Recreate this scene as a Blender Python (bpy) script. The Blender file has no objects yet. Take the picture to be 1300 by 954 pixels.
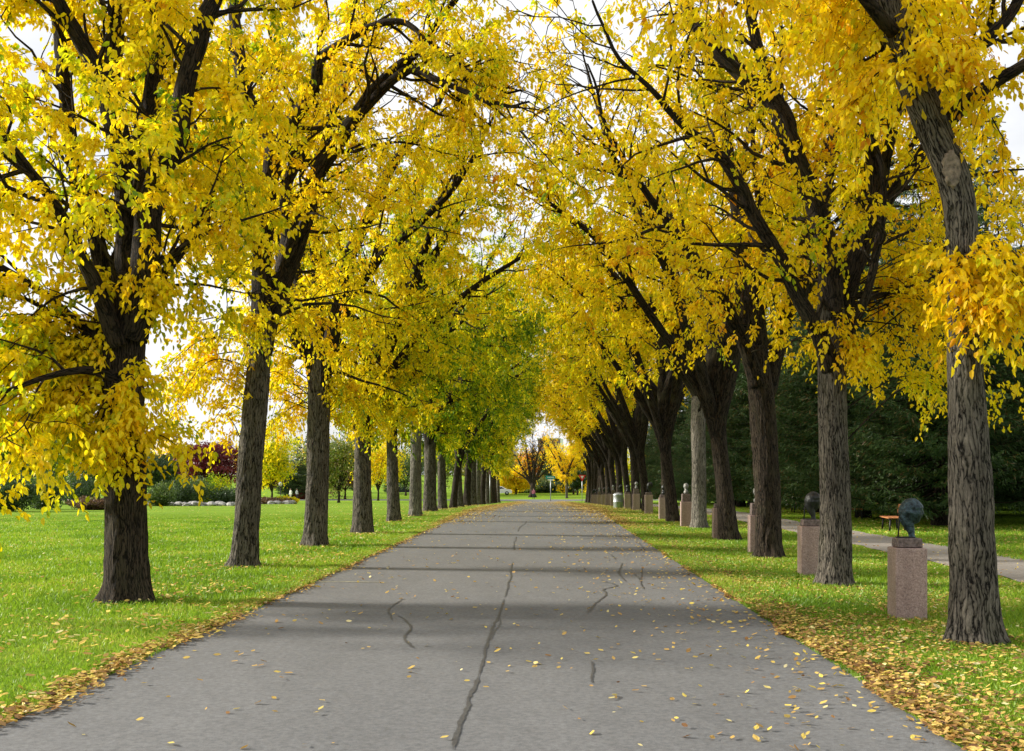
import bpy, math, random
import numpy as np
R = math.radians
scene = bpy.context.scene
COL = scene.collection
EYE = 1.7; F = 1300.0; VX = 692.0; VY = 605.0

# ------------------------------------------------------------------ helpers
def ground(Y):
    """gentle fall of the land far down the avenue"""
    return np.interp(Y, [-50, 50, 70, 130, 150, 180, 260, 420, 3000],
                     [0, 0, -.35, -1.6, -1.65, -1.2, 0.5, 1.5, 6])
def at(px, py, Y):
    return np.array([(px - VX) / F * Y, Y, EYE - (py - VY) / F * Y])
def nrm(a):
    a = np.asarray(a, float)
    return a / (np.linalg.norm(a, axis=-1, keepdims=True) + 1e-9)

class MB:
    """collects pieces of ONE mesh"""
    def __init__(s):
        s.v = []; s.loops = []; s.sizes = []; s.mats = []; s.n = 0; s.att = []
        s.bark = []; s.hasatt = False; s.hasbark = False
    def add(s, v, faces, att=None, bark=None, mat=0):
        v = np.asarray(v, np.float32).reshape(-1, 3)
        faces = np.asarray(faces, np.int32)
        s.v.append(v); s.loops.append((faces + s.n).ravel())
        s.sizes.append(np.full(len(faces), faces.shape[1], np.int32))
        s.mats.append(np.full(len(faces), mat, np.int32))
        s.att.append(np.zeros(len(v), np.float32) if att is None else np.asarray(att, np.float32))
        s.bark.append(v if bark is None else np.asarray(bark, np.float32))
        if att is not None: s.hasatt = True
        if bark is not None: s.hasbark = True
        s.n += len(v)
    def box(s, c, d, rz=0.0, taper=1.0, mat=0, bev=0.0):
        x, y, z = [q / 2 for q in d]
        if bev:
            b = bev
            sec = [(-x+b,-y),(x-b,-y),(x,-y+b),(x,y-b),(x-b,y),(-x+b,y),(-x,y-b),(-x,-y+b)]
            k = (x-b)/x; kk=(y-b)/y
            V = []
            for zz, sx, sy in ((-z, k, kk), (-z+b, 1, 1), (z-b, taper, taper), (z, taper*k, taper*kk)):
                V += [(a*sx, c_*sy, zz) for a, c_ in sec]
            V = np.array(V); n = 8
            Fc = [(r*n+i, r*n+(i+1)%n, (r+1)*n+(i+1)%n, (r+1)*n+i) for r in range(3) for i in range(n)]
            caps = [tuple(range(n-1,-1,-1)), tuple(3*n+i for i in range(n))]
        else:
            V = np.array([(-x,-y,-z),(x,-y,-z),(x,y,-z),(-x,y,-z),(-x*taper,-y*taper,z),(x*taper,-y*taper,z),(x*taper,y*taper,z),(-x*taper,y*taper,z)])
            Fc = [(0,3,2,1),(4,5,6,7),(0,1,5,4),(1,2,6,5),(2,3,7,6),(3,0,4,7)]; caps = []
        ca, sa = math.cos(rz), math.sin(rz)
        V = np.stack([V[:,0]*ca - V[:,1]*sa, V[:,0]*sa + V[:,1]*ca, V[:,2]], 1) + np.array(c)
        n0 = s.n
        s.add(V, Fc, mat=mat)
        for c_ in caps:
            s.loops.append(np.array(c_, np.int32) + n0); s.sizes.append(np.array([len(c_)], np.int32)); s.mats.append(np.array([mat], np.int32))
    def tube(s, P, rad, seg=8, cap=True, disp=None, mat=0, phase=0.0):
        P = np.asarray(P, float); rad = np.asarray(rad, float) * np.ones(len(P))
        T = np.gradient(P, axis=0); T = nrm(T)
        ref = np.array([1.0, 0, 0]) if abs(T[0][0]) < .9 else np.array([0, 1.0, 0])
        U = np.zeros_like(P); u = nrm(ref - T[0] * (ref @ T[0]))
        for i in range(len(P)):
            u = nrm(u - T[i] * (u @ T[i])); U[i] = u
        W = np.cross(T, U)
        th = np.linspace(0, 2*math.pi, seg, endpoint=False) + phase
        sl = np.concatenate([[0], np.cumsum(np.linalg.norm(np.diff(P, axis=0), axis=1))])
        rr = rad[:, None] * np.ones(seg)[None]
        if disp is not None: rr = rr * disp(th, sl, P, rad)
        V = P[:, None] + rr[..., None] * (np.cos(th)[None, :, None] * U[:, None] + np.sin(th)[None, :, None] * W[:, None])
        rb = max(rad.mean(), .02)
        bark = np.stack([np.cos(th)[None]*rb + 0*sl[:, None], np.sin(th)[None]*rb + 0*sl[:, None], sl[:, None] + 0*th[None] + P[0][2]], -1).reshape(-1, 3)
        n = len(P)
        i, j = np.meshgrid(np.arange(n-1), np.arange(seg), indexing='ij')
        jn = (j + 1) % seg
        fc = np.stack([i*seg+j, i*seg+jn, (i+1)*seg+jn, (i+1)*seg+j], -1).reshape(-1, 4)
        n0 = s.n
        s.add(V.reshape(-1, 3), fc, bark=bark, mat=mat)
        if cap:
            for idx in (np.arange(seg)[::-1], (n-1)*seg + np.arange(seg)):
                s.loops.append(idx.astype(np.int32) + n0); s.sizes.append(np.array([seg], np.int32)); s.mats.append(np.array([mat], np.int32))
    def build(s, name, mat, parent=None, smooth=True):
        V = np.concatenate(s.v); L = np.concatenate(s.loops); Z = np.concatenate(s.sizes)
        me = bpy.data.meshes.new(name)
        me.vertices.add(len(V)); me.vertices.foreach_set('co', V.ravel())
        me.loops.add(len(L)); me.loops.foreach_set('vertex_index', L)
        me.polygons.add(len(Z))
        st = np.concatenate([[0], np.cumsum(Z)[:-1]]).astype(np.int32)
        me.polygons.foreach_set('loop_start', st); me.polygons.foreach_set('loop_total', Z)
        me.polygons.foreach_set('material_index', np.concatenate(s.mats))
        me.polygons.foreach_set('use_smooth', np.full(len(Z), smooth))
        if s.hasatt:
            a = me.attributes.new('rnd', 'FLOAT', 'POINT'); a.data.foreach_set('value', np.concatenate(s.att))
        if s.hasbark:
            a = me.attributes.new('bark', 'FLOAT_VECTOR', 'POINT'); a.data.foreach_set('vector', np.concatenate(s.bark).ravel())
        me.update(calc_edges=True); me.validate()
        for m in (mat if isinstance(mat, (list, tuple)) else [mat]): me.materials.append(m)
        o = bpy.data.objects.new(name, me); COL.objects.link(o)
        if parent: o.parent = parent
        return o

def tag(o, label=None, cat=None, group=None, kind=None):
    if label: o['label'] = label
    if cat: o['category'] = cat
    if group: o['group'] = group
    if kind: o['kind'] = kind
    return o
def empty(name, loc, rz=0.0):
    o = bpy.data.objects.new(name, None); COL.objects.link(o)
    o.location = [float(q) for q in loc]; o.rotation_euler = (0, 0, rz); o.empty_display_size = .3
    return o
def children(o): return [c for c in bpy.data.objects if c.parent == o]
KIDS = {}
def copy_thing(root, loc, rz=0, scale=1.0, label=None, group=None):
    r = root.copy(); COL.objects.link(r)
    r.location = [float(q) for q in loc]; r.rotation_euler = (0, 0, rz)
    r.scale = (scale,)*3 if not isinstance(scale, tuple) else scale
    if label: r['label'] = label
    if group: r['group'] = group
    if root.name not in KIDS: KIDS[root.name] = [(c, children(c)) for c in children(root)]
    for c, g in KIDS[root.name]:
        d = c.copy(); COL.objects.link(d); d.parent = r
        for q in g:
            e = q.copy(); COL.objects.link(e); e.parent = d
    return r

# ------------------------------------------------------------------ materials
def newmat(name):
    m = bpy.data.materials.new(name); m.use_nodes = True
    nt = m.node_tree; nt.nodes.clear()
    out = nt.nodes.new('ShaderNodeOutputMaterial')
    return m, nt, out
def N(nt, t, **kw):
    n = nt.nodes.new(t)
    for k, v in kw.items():
        if k in n.inputs: n.inputs[k].default_value = v
        else: setattr(n, k, v)
    return n
def ramp(nt, stops, src, interp='LINEAR'):
    r = nt.nodes.new('ShaderNodeValToRGB'); r.color_ramp.interpolation = interp
    e = r.color_ramp.elements
    while len(e) > 1: e.remove(e[0])
    e[0].position = stops[0][0]; e[0].color = (*stops[0][1], 1)
    for p, c in stops[1:]:
        q = e.new(p); q.color = (*c, 1)
    nt.links.new(src, r.inputs[0]); return r
def math_(nt, op, a, b=None, c=None, clamp=False):
    m = nt.nodes.new('ShaderNodeMath'); m.operation = op; m.use_clamp = clamp
    for i, q in enumerate((a, b, c)):
        if q is None: continue
        if isinstance(q, (int, float)): m.inputs[i].default_value = q
        else: nt.links.new(q, m.inputs[i])
    return m.outputs[0]
def noise(nt, vec, scale, detail=4, rough=.55):
    n = N(nt, 'ShaderNodeTexNoise', Scale=scale, Detail=detail, Roughness=rough)
    if vec is not None: nt.links.new(vec, n.inputs['Vector'])
    return n
def scaled(nt, vec, s):
    m = nt.nodes.new('ShaderNodeVectorMath'); m.operation = 'MULTIPLY'; m.inputs[1].default_value = s
    nt.links.new(vec, m.inputs[0]); return m.outputs[0]
def mixc(nt, f, a, b, blend='MIX'):
    m = nt.nodes.new('ShaderNodeMix'); m.data_type = 'RGBA'; m.blend_type = blend
    for i, q in ((0, f), (6, a), (7, b)):
        if isinstance(q, (int, float)): m.inputs[i].default_value = q
        elif isinstance(q, tuple): m.inputs[i].default_value = (*q, 1)
        else: nt.links.new(q, m.inputs[i])
    return m.outputs[2]
def simple(name, col, rough=.6, metal=0.0, var=.15, scale=8.0, bump=0.0):
    m, nt, out = newmat(name)
    tc = nt.nodes.new('ShaderNodeTexCoord')
    n = noise(nt, tc.outputs['Object'], scale)
    lo = tuple(c*(1-var) for c in col); hi = tuple(min(1, c*(1+var)) for c in col)
    r = ramp(nt, [(.3, lo), (.7, hi)], n.outputs[0])
    p = N(nt, 'ShaderNodeBsdfPrincipled', Roughness=rough, Metallic=metal)
    nt.links.new(r.outputs[0], p.inputs['Base Color'])
    if bump:
        b = N(nt, 'ShaderNodeBump', Strength=bump, Distance=.02); nt.links.new(n.outputs[0], b.inputs['Height']); nt.links.new(b.outputs[0], p.inputs['Normal'])
    nt.links.new(p.outputs[0], out.inputs[0]); return m

def leaf_mat(name, stops, trans=.42, gloss=.05, useprop=True, clump=.35):
    m, nt, out = newmat(name)
    a = N(nt, 'ShaderNodeAttribute', attribute_name='rnd')
    geo = nt.nodes.new('ShaderNodeNewGeometry')
    n = noise(nt, geo.outputs['Position'], .55, 3)
    f = math_(nt, 'MULTIPLY_ADD', math_(nt, 'SUBTRACT', n.outputs[0], .5), clump*2, a.outputs['Fac'])
    if useprop:
        h = N(nt, 'ShaderNodeAttribute', attribute_name='hue_shift', attribute_type='OBJECT')
        f = math_(nt, 'ADD', f, h.outputs['Fac'], clamp=True)
    r = ramp(nt, stops, f)
    n2 = noise(nt, geo.outputs['Position'], 37, 2)
    col = mixc(nt, .25, r.outputs[0], ramp(nt, [(.3, (.6,.6,.6)), (.7, (1.25,1.25,1.25))], n2.outputs[0]).outputs[0], 'MULTIPLY')
    d = N(nt, 'ShaderNodeBsdfDiffuse'); t = N(nt, 'ShaderNodeBsdfTranslucent'); g = N(nt, 'ShaderNodeBsdfGlossy', Roughness=.45)
    nt.links.new(col, d.inputs[0]); nt.links.new(col, t.inputs[0])
    g.inputs[0].default_value = (.9, .9, .9, 1)
    mx = N(nt, 'ShaderNodeMixShader'); mx.inputs[0].default_value = trans
    nt.links.new(d.outputs[0], mx.inputs[1]); nt.links.new(t.outputs[0], mx.inputs[2])
    mg = N(nt, 'ShaderNodeMixShader'); mg.inputs[0].default_value = gloss
    nt.links.new(mx.outputs[0], mg.inputs[1]); nt.links.new(g.outputs[0], mg.inputs[2])
    nt.links.new(mg.outputs[0], out.inputs[0]); return m

M = {}
M['leaf'] = leaf_mat('autumn_leaf', [(0, (.09,.20,.008)), (.16, (.24,.38,.010)), (.29, (.66,.67,.010)), (.42, (.97,.80,.010)), (.72, (.97,.68,.008)), (.9, (.90,.42,.008)), (1, (.55,.19,.010))], .52, .015)
M['redleaf'] = leaf_mat('burgundy_leaf', [(0, (.08,.008,.012)), (.5, (.16,.012,.02)), (1, (.28,.03,.02))], .3)
M['brownleaf'] = leaf_mat('brown_leaf', [(0, (.08,.05,.03)), (.5, (.16,.09,.05)), (1, (.26,.14,.06))], .2)
M['greenleaf'] = leaf_mat('green_leaf', [(0, (.035,.07,.02)), (.4, (.08,.14,.03)), (.8, (.2,.28,.04)), (1, (.42,.36,.06))], .3)
M['spruce'] = leaf_mat('spruce_needles', [(0, (.022,.05,.018)), (.5, (.045,.095,.025)), (.88, (.08,.14,.035)), (1, (.2,.12,.05))], .12, .03)
M['fallen'] = leaf_mat('fallen_leaf', [(0, (.13,.06,.025)), (.25, (.34,.18,.06)), (.5, (.58,.38,.11)), (.8, (.78,.62,.12)), (1, (.75,.66,.35))], .2, .04, False, .15)
M['grass'] = leaf_mat('grass_blade', [(0, (.11,.21,.012)), (.4, (.22,.39,.018)), (.8, (.35,.50,.03)), (1, (.55,.52,.11))], .4, .03, False, .35)

def bark_mat(name, dark, light, moss=(.10,.10,.05), mossamt=.3):
    m, nt, out = newmat(name)
    a = N(nt, 'ShaderNodeAttribute', attribute_name='bark')
    w = noise(nt, scaled(nt, a.outputs['Vector'], (3, 3, 1.2)), 2.2, 3)
    wv = nt.nodes.new('ShaderNodeVectorMath'); wv.operation = 'MULTIPLY_ADD'
    nt.links.new(w.outputs['Color'], wv.inputs[0]); wv.inputs[1].default_value = (.12, .12, .3); nt.links.new(a.outputs['Vector'], wv.inputs[2])
    v = N(nt, 'ShaderNodeTexVoronoi', feature='DISTANCE_TO_EDGE', Scale=1.0)
    nt.links.new(scaled(nt, wv.outputs[0], (34, 34, 2.4)), v.inputs['Vector'])
    n = noise(nt, scaled(nt, wv.outputs[0], (25, 25, 1.9)), 1.0, 7, .68)
    fine = noise(nt, scaled(nt, a.outputs['Vector'], (60, 60, 22)), 1.0, 4, .7)
    big = noise(nt, scaled(nt, a.outputs['Vector'], (3, 3, .8)), 1.0, 4)
    e = ramp(nt, [(0, (0,0,0)), (.22, (1,1,1))], v.outputs['Distance'])
    rd = math_(nt, 'MULTIPLY', math_(nt, 'ABSOLUTE', math_(nt, 'SUBTRACT', n.outputs[0], .5)), 4.5, clamp=True)
    hgt = math_(nt, 'MULTIPLY_ADD', e.outputs[0], .26, math_(nt, 'MULTIPLY_ADD', rd, .42, math_(nt, 'MULTIPLY', fine.outputs[0], .5)))
    col = ramp(nt, [(.33, dark), (.5, tuple((x+y)/2 for x, y in zip(dark, light))), (.86, light)], hgt)
    pal = ramp(nt, [(.35, (.75,.72,.70)), (.65, (1.15,1.12,1.08))], big.outputs[0])
    c2 = mixc(nt, 1.0, col.outputs[0], pal.outputs[0], 'MULTIPLY')
    mm = noise(nt, scaled(nt, a.outputs['Vector'], (2.2, 2.2, 1.1)), 1.7, 5)
    mf = ramp(nt, [(.52, (0,0,0)), (.75, (mossamt,)*3)], mm.outputs[0])
    c3 = mixc(nt, mf.outputs[0], c2, moss)
    p = N(nt, 'ShaderNodeBsdfPrincipled', Roughness=.92)
    p.inputs['Specular IOR Level'].default_value = .2
    b = N(nt, 'ShaderNodeBump', Strength=1.0, Distance=.06)
    nt.links.new(hgt, b.inputs['Height']); nt.links.new(b.outputs[0], p.inputs['Normal'])
    nt.links.new(c3, p.inputs['Base Color']); nt.links.new(p.outputs[0], out.inputs[0]); return m
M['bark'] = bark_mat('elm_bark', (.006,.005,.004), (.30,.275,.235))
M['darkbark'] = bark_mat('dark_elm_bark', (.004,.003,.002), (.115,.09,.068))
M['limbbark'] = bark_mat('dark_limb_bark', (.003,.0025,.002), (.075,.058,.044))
M['palebark'] = bark_mat('pale_elm_bark', (.05,.047,.04), (.42,.40,.35), (.2,.2,.15))

# ground materials
def lawn_mat():
    m, nt, out = newmat('lawn')
    g = nt.nodes.new('ShaderNodeNewGeometry')
    n1 = noise(nt, g.outputs['Position'], .35, 5, .6); n2 = noise(nt, g.outputs['Position'], 5, 6, .7); n3 = noise(nt, g.outputs['Position'], 60, 3, .7)
    f = math_(nt, 'MULTIPLY_ADD', n1.outputs[0], .5, math_(nt, 'MULTIPLY', n2.outputs[0], .5))
    c = ramp(nt, [(.3, (.125,.225,.012)), (.5, (.19,.32,.016)), (.68, (.28,.39,.03))], f)
    c2 = mixc(nt, .55, c.outputs[0], ramp(nt, [(.3, (.5,.5,.5)), (.7, (1.4,1.4,1.3))], n3.outputs[0]).outputs[0], 'MULTIPLY')
    # worn earth beside the tree rows
    sx = nt.nodes.new('ShaderNodeSeparateXYZ'); nt.links.new(g.outputs['Position'], sx.inputs[0])
    dx = math_(nt, 'ABSOLUTE', math_(nt, 'SUBTRACT', math_(nt, 'ABSOLUTE', math_(nt, 'ADD', sx.outputs[0], .5)), 4.6))
    e = math_(nt, 'MULTIPLY', math_(nt, 'SUBTRACT', 1.0, math_(nt, 'MULTIPLY', dx, .55), clamp=True), ramp(nt, [(.45,(0,0,0)),(.7,(.7,.7,.7))], n2.outputs[0]).outputs[0])
    c3 = mixc(nt, e, c2, (.13,.10,.035))
    p = N(nt, 'ShaderNodeBsdfPrincipled', Roughness=.95); p.inputs['Specular IOR Level'].default_value = .1
    b = N(nt, 'ShaderNodeBump', Strength=.8, Distance=.05); nt.links.new(n3.outputs[0], b.inputs['Height']); nt.links.new(b.outputs[0], p.inputs['Normal'])
    nt.links.new(c3, p.inputs['Base Color']); nt.links.new(p.outputs[0], out.inputs[0]); return m
M['lawn'] = lawn_mat()
def road_mat(name, lo, hi, fine=140, edge=True):
    m, nt, out = newmat(name)
    g = nt.nodes.new('ShaderNodeNewGeometry')
    n1 = noise(nt, scaled(nt, g.outputs['Position'], (1, .25, 1)), .9, 5, .6); n2 = noise(nt, g.outputs['Position'], fine, 4, .8); n3 = noise(nt, g.outputs['Position'], 3.5, 6, .65)
    c = ramp(nt, [(.3, lo), (.7, hi)], math_(nt, 'MULTIPLY_ADD', n1.outputs[0], .6, math_(nt, 'MULTIPLY', n3.outputs[0], .4)))
    c2 = mixc(nt, .6, c.outputs[0], ramp(nt, [(.3, (.55,.55,.55)), (.7, (1.4,1.4,1.4))], n2.outputs[0]).outputs[0], 'MULTIPLY')
    v = N(nt, 'ShaderNodeTexVoronoi', Scale=55.0); nt.links.new(g.outputs['Position'], v.inputs['Vector'])
    n4 = noise(nt, g.outputs['Position'], 22, 5, .75)
    c2 = mixc(nt, .7, c2, ramp(nt, [(.35, (.66,.66,.66)), (.65, (1.3,1.3,1.3))], n4.outputs[0]).outputs[0], 'MULTIPLY')
    sp = ramp(nt, [(.0, (.6,.6,.6)), (.16, (0,0,0))], v.outputs['Distance'])
    c3 = mixc(nt, sp.outputs[0], c2, (.26,.255,.25))
    p = N(nt, 'ShaderNodeBsdfPrincipled', Roughness=.85); p.inputs['Specular IOR Level'].default_value = .3
    b = N(nt, 'ShaderNodeBump', Strength=.5, Distance=.01); nt.links.new(n2.outputs[0], b.inputs['Height']); nt.links.new(b.outputs[0], p.inputs['Normal'])
    nt.links.new(c3, p.inputs['Base Color']); nt.links.new(p.outputs[0], out.inputs[0]); return m
M['road'] = road_mat('asphalt', (.130,.133,.135), (.180,.183,.185))
M['path'] = road_mat('gravel_path', (.24,.215,.185), (.36,.33,.29), 90)
M['sealant'] = simple('crack_sealant', (.06,.06,.062), .55, var=.25, scale=20)
M['paint'] = simple('worn_paint', (.30,.29,.20), .8, var=.3, scale=25)
def granite_mat():
    m, nt, out = newmat('pink_granite')
    tc = nt.nodes.new('ShaderNodeTexCoord')
    v = N(nt, 'ShaderNodeTexVoronoi', Scale=85.0); nt.links.new(tc.outputs['Object'], v.inputs['Vector'])
    n = noise(nt, tc.outputs['Object'], 45, 5, .7)
    c = ramp(nt, [(0, (.05,.04,.04)), (.28, (.27,.17,.15)), (.6, (.46,.31,.27)), (1, (.62,.5,.46))], v.outputs['Color'])
    c2 = mixc(nt, .5, c.outputs[0], ramp(nt, [(.35, (.2,.14,.13)), (.65, (.56,.42,.37))], n.outputs[0]).outputs[0])
    st = noise(nt, scaled(nt, tc.outputs['Object'], (6,6,1.2)), 1.0, 4)
    c2 = mixc(nt, .5, c2, ramp(nt, [(.35, (.62,.6,.6)), (.65, (1.1,1.1,1.1))], st.outputs[0]).outputs[0], 'MULTIPLY')
    p = N(nt, 'ShaderNodeBsdfPrincipled', Roughness=.55)
    nt.links.new(c2, p.inputs['Base Color']); nt.links.new(p.outputs[0], out.inputs[0]); return m
M['granite'] = granite_mat()
M['roughstone'] = simple('rough_stone', (.17,.13,.12), .9, var=.5, scale=30, bump=.8)
M['bronze'] = simple('green_bronze', (.035,.062,.078), .4, .45, .8, 24, 1.0)
M['darkbronze'] = simple('dark_bronze', (.035,.037,.038), .42, .5, .5, 14, .4)
M['palebronze'] = simple('weathered_pale_bronze', (.26,.26,.25), .55, .3, .4, 14, .4)
M['wood'] = simple('orange_stained_wood', (.36,.14,.05), .6, var=.25, scale=14)
M['iron'] = simple('black_iron', (.02,.02,.022), .5, .3)
M['galv'] = simple('galvanised_steel', (.42,.45,.46), .45, .6)
M['signgreen'] = simple('sign_green', (.01,.30,.22), .4)
M['white'] = simple('white_paint', (.8,.8,.8), .5, var=.04)
M['red'] = simple('sign_red', (.62,.03,.035), .4, var=.06)
M['cloth_pink'] = simple('pink_cloth', (.6,.2,.28), .9)
M['cloth_dark'] = simple('dark_cloth', (.03,.035,.06), .9)
M['cloth_red'] = simple('red_cloth', (.5,.03,.03), .9)
M['skin'] = simple('skin', (.5,.3,.22), .6, var=.05)
M['hair'] = simple('brown_hair', (.04,.025,.015), .7)
M['glass'] = simple('dark_glass', (.03,.035,.04), .1)
M['rubber'] = simple('black_rubber', (.02,.02,.02), .8)
M['purple'] = simple('purple_paint', (.16,.07,.16), .35)
M['brick'] = simple('brown_brick', (.26,.15,.12), .9, var=.2, scale=.6)
M['beige'] = simple('beige_panel', (.62,.58,.52), .8, var=.06, scale=.3)
M['rock'] = simple('pale_rock', (.32,.31,.29), .9, var=.35, scale=3, bump=.6)
M['scar'] = simple('dead_wood', (.20,.16,.125), .9, var=.6, scale=16, bump=.6)

# ------------------------------------------------------------------ tree kit
def catmull(P, step):
    P = np.asarray(P, float)
    if len(P) < 3:
        L = np.linalg.norm(P[-1][:3]-P[0][:3]); n = max(2, int(L/step)+1)
        return P[0] + (P[-1]-P[0]) * np.linspace(0, 1, n)[:, None]
    Q = np.vstack([2*P[0]-P[1], P, 2*P[-1]-P[-2]]); out = []
    for i in range(1, len(Q)-2):
        a, b, c, d = Q[i-1], Q[i], Q[i+1], Q[i+2]
        n = max(1, int(np.linalg.norm((c-b)[:3]) / step))
        t = np.linspace(0, 1, n, endpoint=False)[:, None]
        out.append(.5*((2*b)+(-a+c)*t+(2*a-5*b+4*c-d)*t**2+(-a+3*b-3*c+d)*t**3))
    out.append(P[-1][None]); return np.vstack(out)

def bark_disp(rng, amp=.07, flare=None, cell=.07):
    def f(th, s, P, rad):
        r0 = rad.mean(); nth = max(6, int(2*math.pi*r0/cell)); nz = max(3, int(s[-1]/.42)+2)
        tot = 0
        for k, (w, m) in enumerate(((1, 1), (.45, 2))):
            G = rng.random((nz*m+2, nth*m))
            z = s/ max(s[-1], 1e-6) * (nz*m - .01)
            wob = .7*np.sin(s*2.1+k)+.35*np.sin(s*5.3)
            a = ((th[None]/(2*math.pi)*nth*m) + wob[:, None]) % (nth*m)
            zi = z.astype(int)[:, None]; zf = (z-z.astype(int))[:, None]; ai = np.floor(a).astype(int) % (nth*m); af = a-np.floor(a)
            aj = (ai+1) % (nth*m)
            val = (G[zi, ai]*(1-af)+G[zi, aj]*af)*(1-zf)+(G[zi+1, ai]*(1-af)+G[zi+1, aj]*af)*zf
            tot = tot + w*(1-np.abs(2*val-1)*2)
        d = 1 + amp*tot*.5
        # slow lumps
        ph = rng.random(4)*6.28
        d = d*(1+.05*np.sin(2*th[None]+s[:, None]*1.1+ph[0])+.03*np.sin(3*th[None]-s[:, None]*2.3+ph[1]))
        if flare:
            h = P[:, 2][:, None]
            lob = .5+.5*np.sin(5*th[None]+ph[2]+.8*np.sin(2*th[None]+ph[3]))
            d = d*.89*(1+flare*np.exp(-h/.14)*(.1+.9*lob**2)+.09*np.exp(-h/.6))
        return d
    return f

def leaves_mesh(mb, pos, axis, rng, length, width, hue, fold=.25):
    """pos,axis (n,3): pointed oval leaves folded on the midrib, as 2 quads"""
    n = len(pos); axis = nrm(axis)
    up = nrm(rng.normal(size=(n, 3)) * .55 + np.array([0, 0, 1.0]))
    side = nrm(np.cross(axis, up)); nor = np.cross(side, axis)
    L = (length*(.7+.6*rng.random(n)))[:, None]; Wd = (width*(.75+.5*rng.random(n)))[:, None]
    curl = (rng.random(n)-.3)[:, None]*.3
    def pt(t, w, h): return pos + axis*L*t + side*Wd*w + nor*(L*h)
    V = np.stack([pt(0, 0, 0), pt(.28, .46, fold*.5-curl*.1), pt(.68, .40, fold*.4-curl*.45), pt(1, 0, -curl),
                  pt(.68, -.40, fold*.4-curl*.45), pt(.28, -.46, fold*.5-curl*.1)], 1)
    b = np.arange(n)[:, None]*6
    fc = np.stack([b+np.array([[0, 1, 2, 3]]), b+np.array([[0, 3, 4, 5]])], 1).reshape(-1, 4)
    mb.add(V.reshape(-1, 3), fc, att=np.repeat(hue, 6))

def sprigs(mbl, mbt, P, D, rng, leaf, hueb, per=18, L=.46, tw=.004):
    """leafy drooping shoots at points P heading along D"""
    n = len(P)
    if n == 0: return
    D = nrm(D + rng.normal(size=(n, 3))*.45 + np.array([0, 0, -.05]))
    Ls = L*(.55+.9*rng.random(n))
    droop = .25+.5*rng.random(n)
    t = (np.arange(per)+.5)/per
    base = P[:, None]+D[:, None]*Ls[:, None, None]*t[None, :, None]
    base[..., 2] -= (Ls*droop)[:, None]*t[None]**2*.8
    tang = nrm(D[:, None]+np.array([0, 0, -1.])*(droop[:, None, None]*t[None, :, None]*1.6))
    s = nrm(np.cross(tang, np.array([0, 0, 1.])+.01))
    sgn = np.where(np.arange(per) % 2 == 0, 1., -1.)[None, :, None]
    ax = tang*.45+s*sgn*(.5+.3*rng.random((n, per, 1)))+np.array([0, 0, -.75])*(.4+rng.random((n, per, 1)))+rng.normal(size=(n, per, 3))*.3
    base = base+rng.normal(size=base.shape)*.035
    hue = (hueb + rng.normal(size=(n, 1))*.10 + rng.normal(size=(n, per))*.07)
    leaves_mesh(mbl, base.reshape(-1, 3), ax.reshape(-1, 3), rng, leaf, leaf*.55, np.clip(hue, 0, 1).ravel())
    # the twigs, three sided
    tt = np.array([0, .5, 1.])
    C = P[:, None]+D[:, None]*Ls[:, None, None]*tt[None, :, None]; C[..., 2] -= (Ls*droop)[:, None]*tt[None]**2*.8
    a = np.array([0, 2.09, 4.19]); off = np.stack([np.cos(a), np.sin(a), 0*a], 1)
    rr = np.array([1., .75, .35])*tw
    V = C[:, :, None]+rr[None, :, None, None]*off[None, None]
    b = np.arange(n)[:, None, None]*9
    i = np.arange(2)[:, None]*3; j = np.arange(3)[None]; jn = (j+1) % 3
    f = np.stack([i+j, i+jn, i+3+jn, i+3+j], -1).reshape(1, -1, 4)
    fc = (b+f).reshape(-1, 4)
    mbt.add(V.reshape(-1, 3), fc, bark=V.reshape(-1, 3))

def wander(rng, p, d, L, n, up=.0, noise_=.18):
    pts = [p]; d = nrm(d)
    for i in range(n):
        d = nrm(d+rng.normal(size=3)*noise_+np.array([0, 0, up]))
        p = p+d*L/n; pts.append(p)
    return np.array(pts), d

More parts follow.
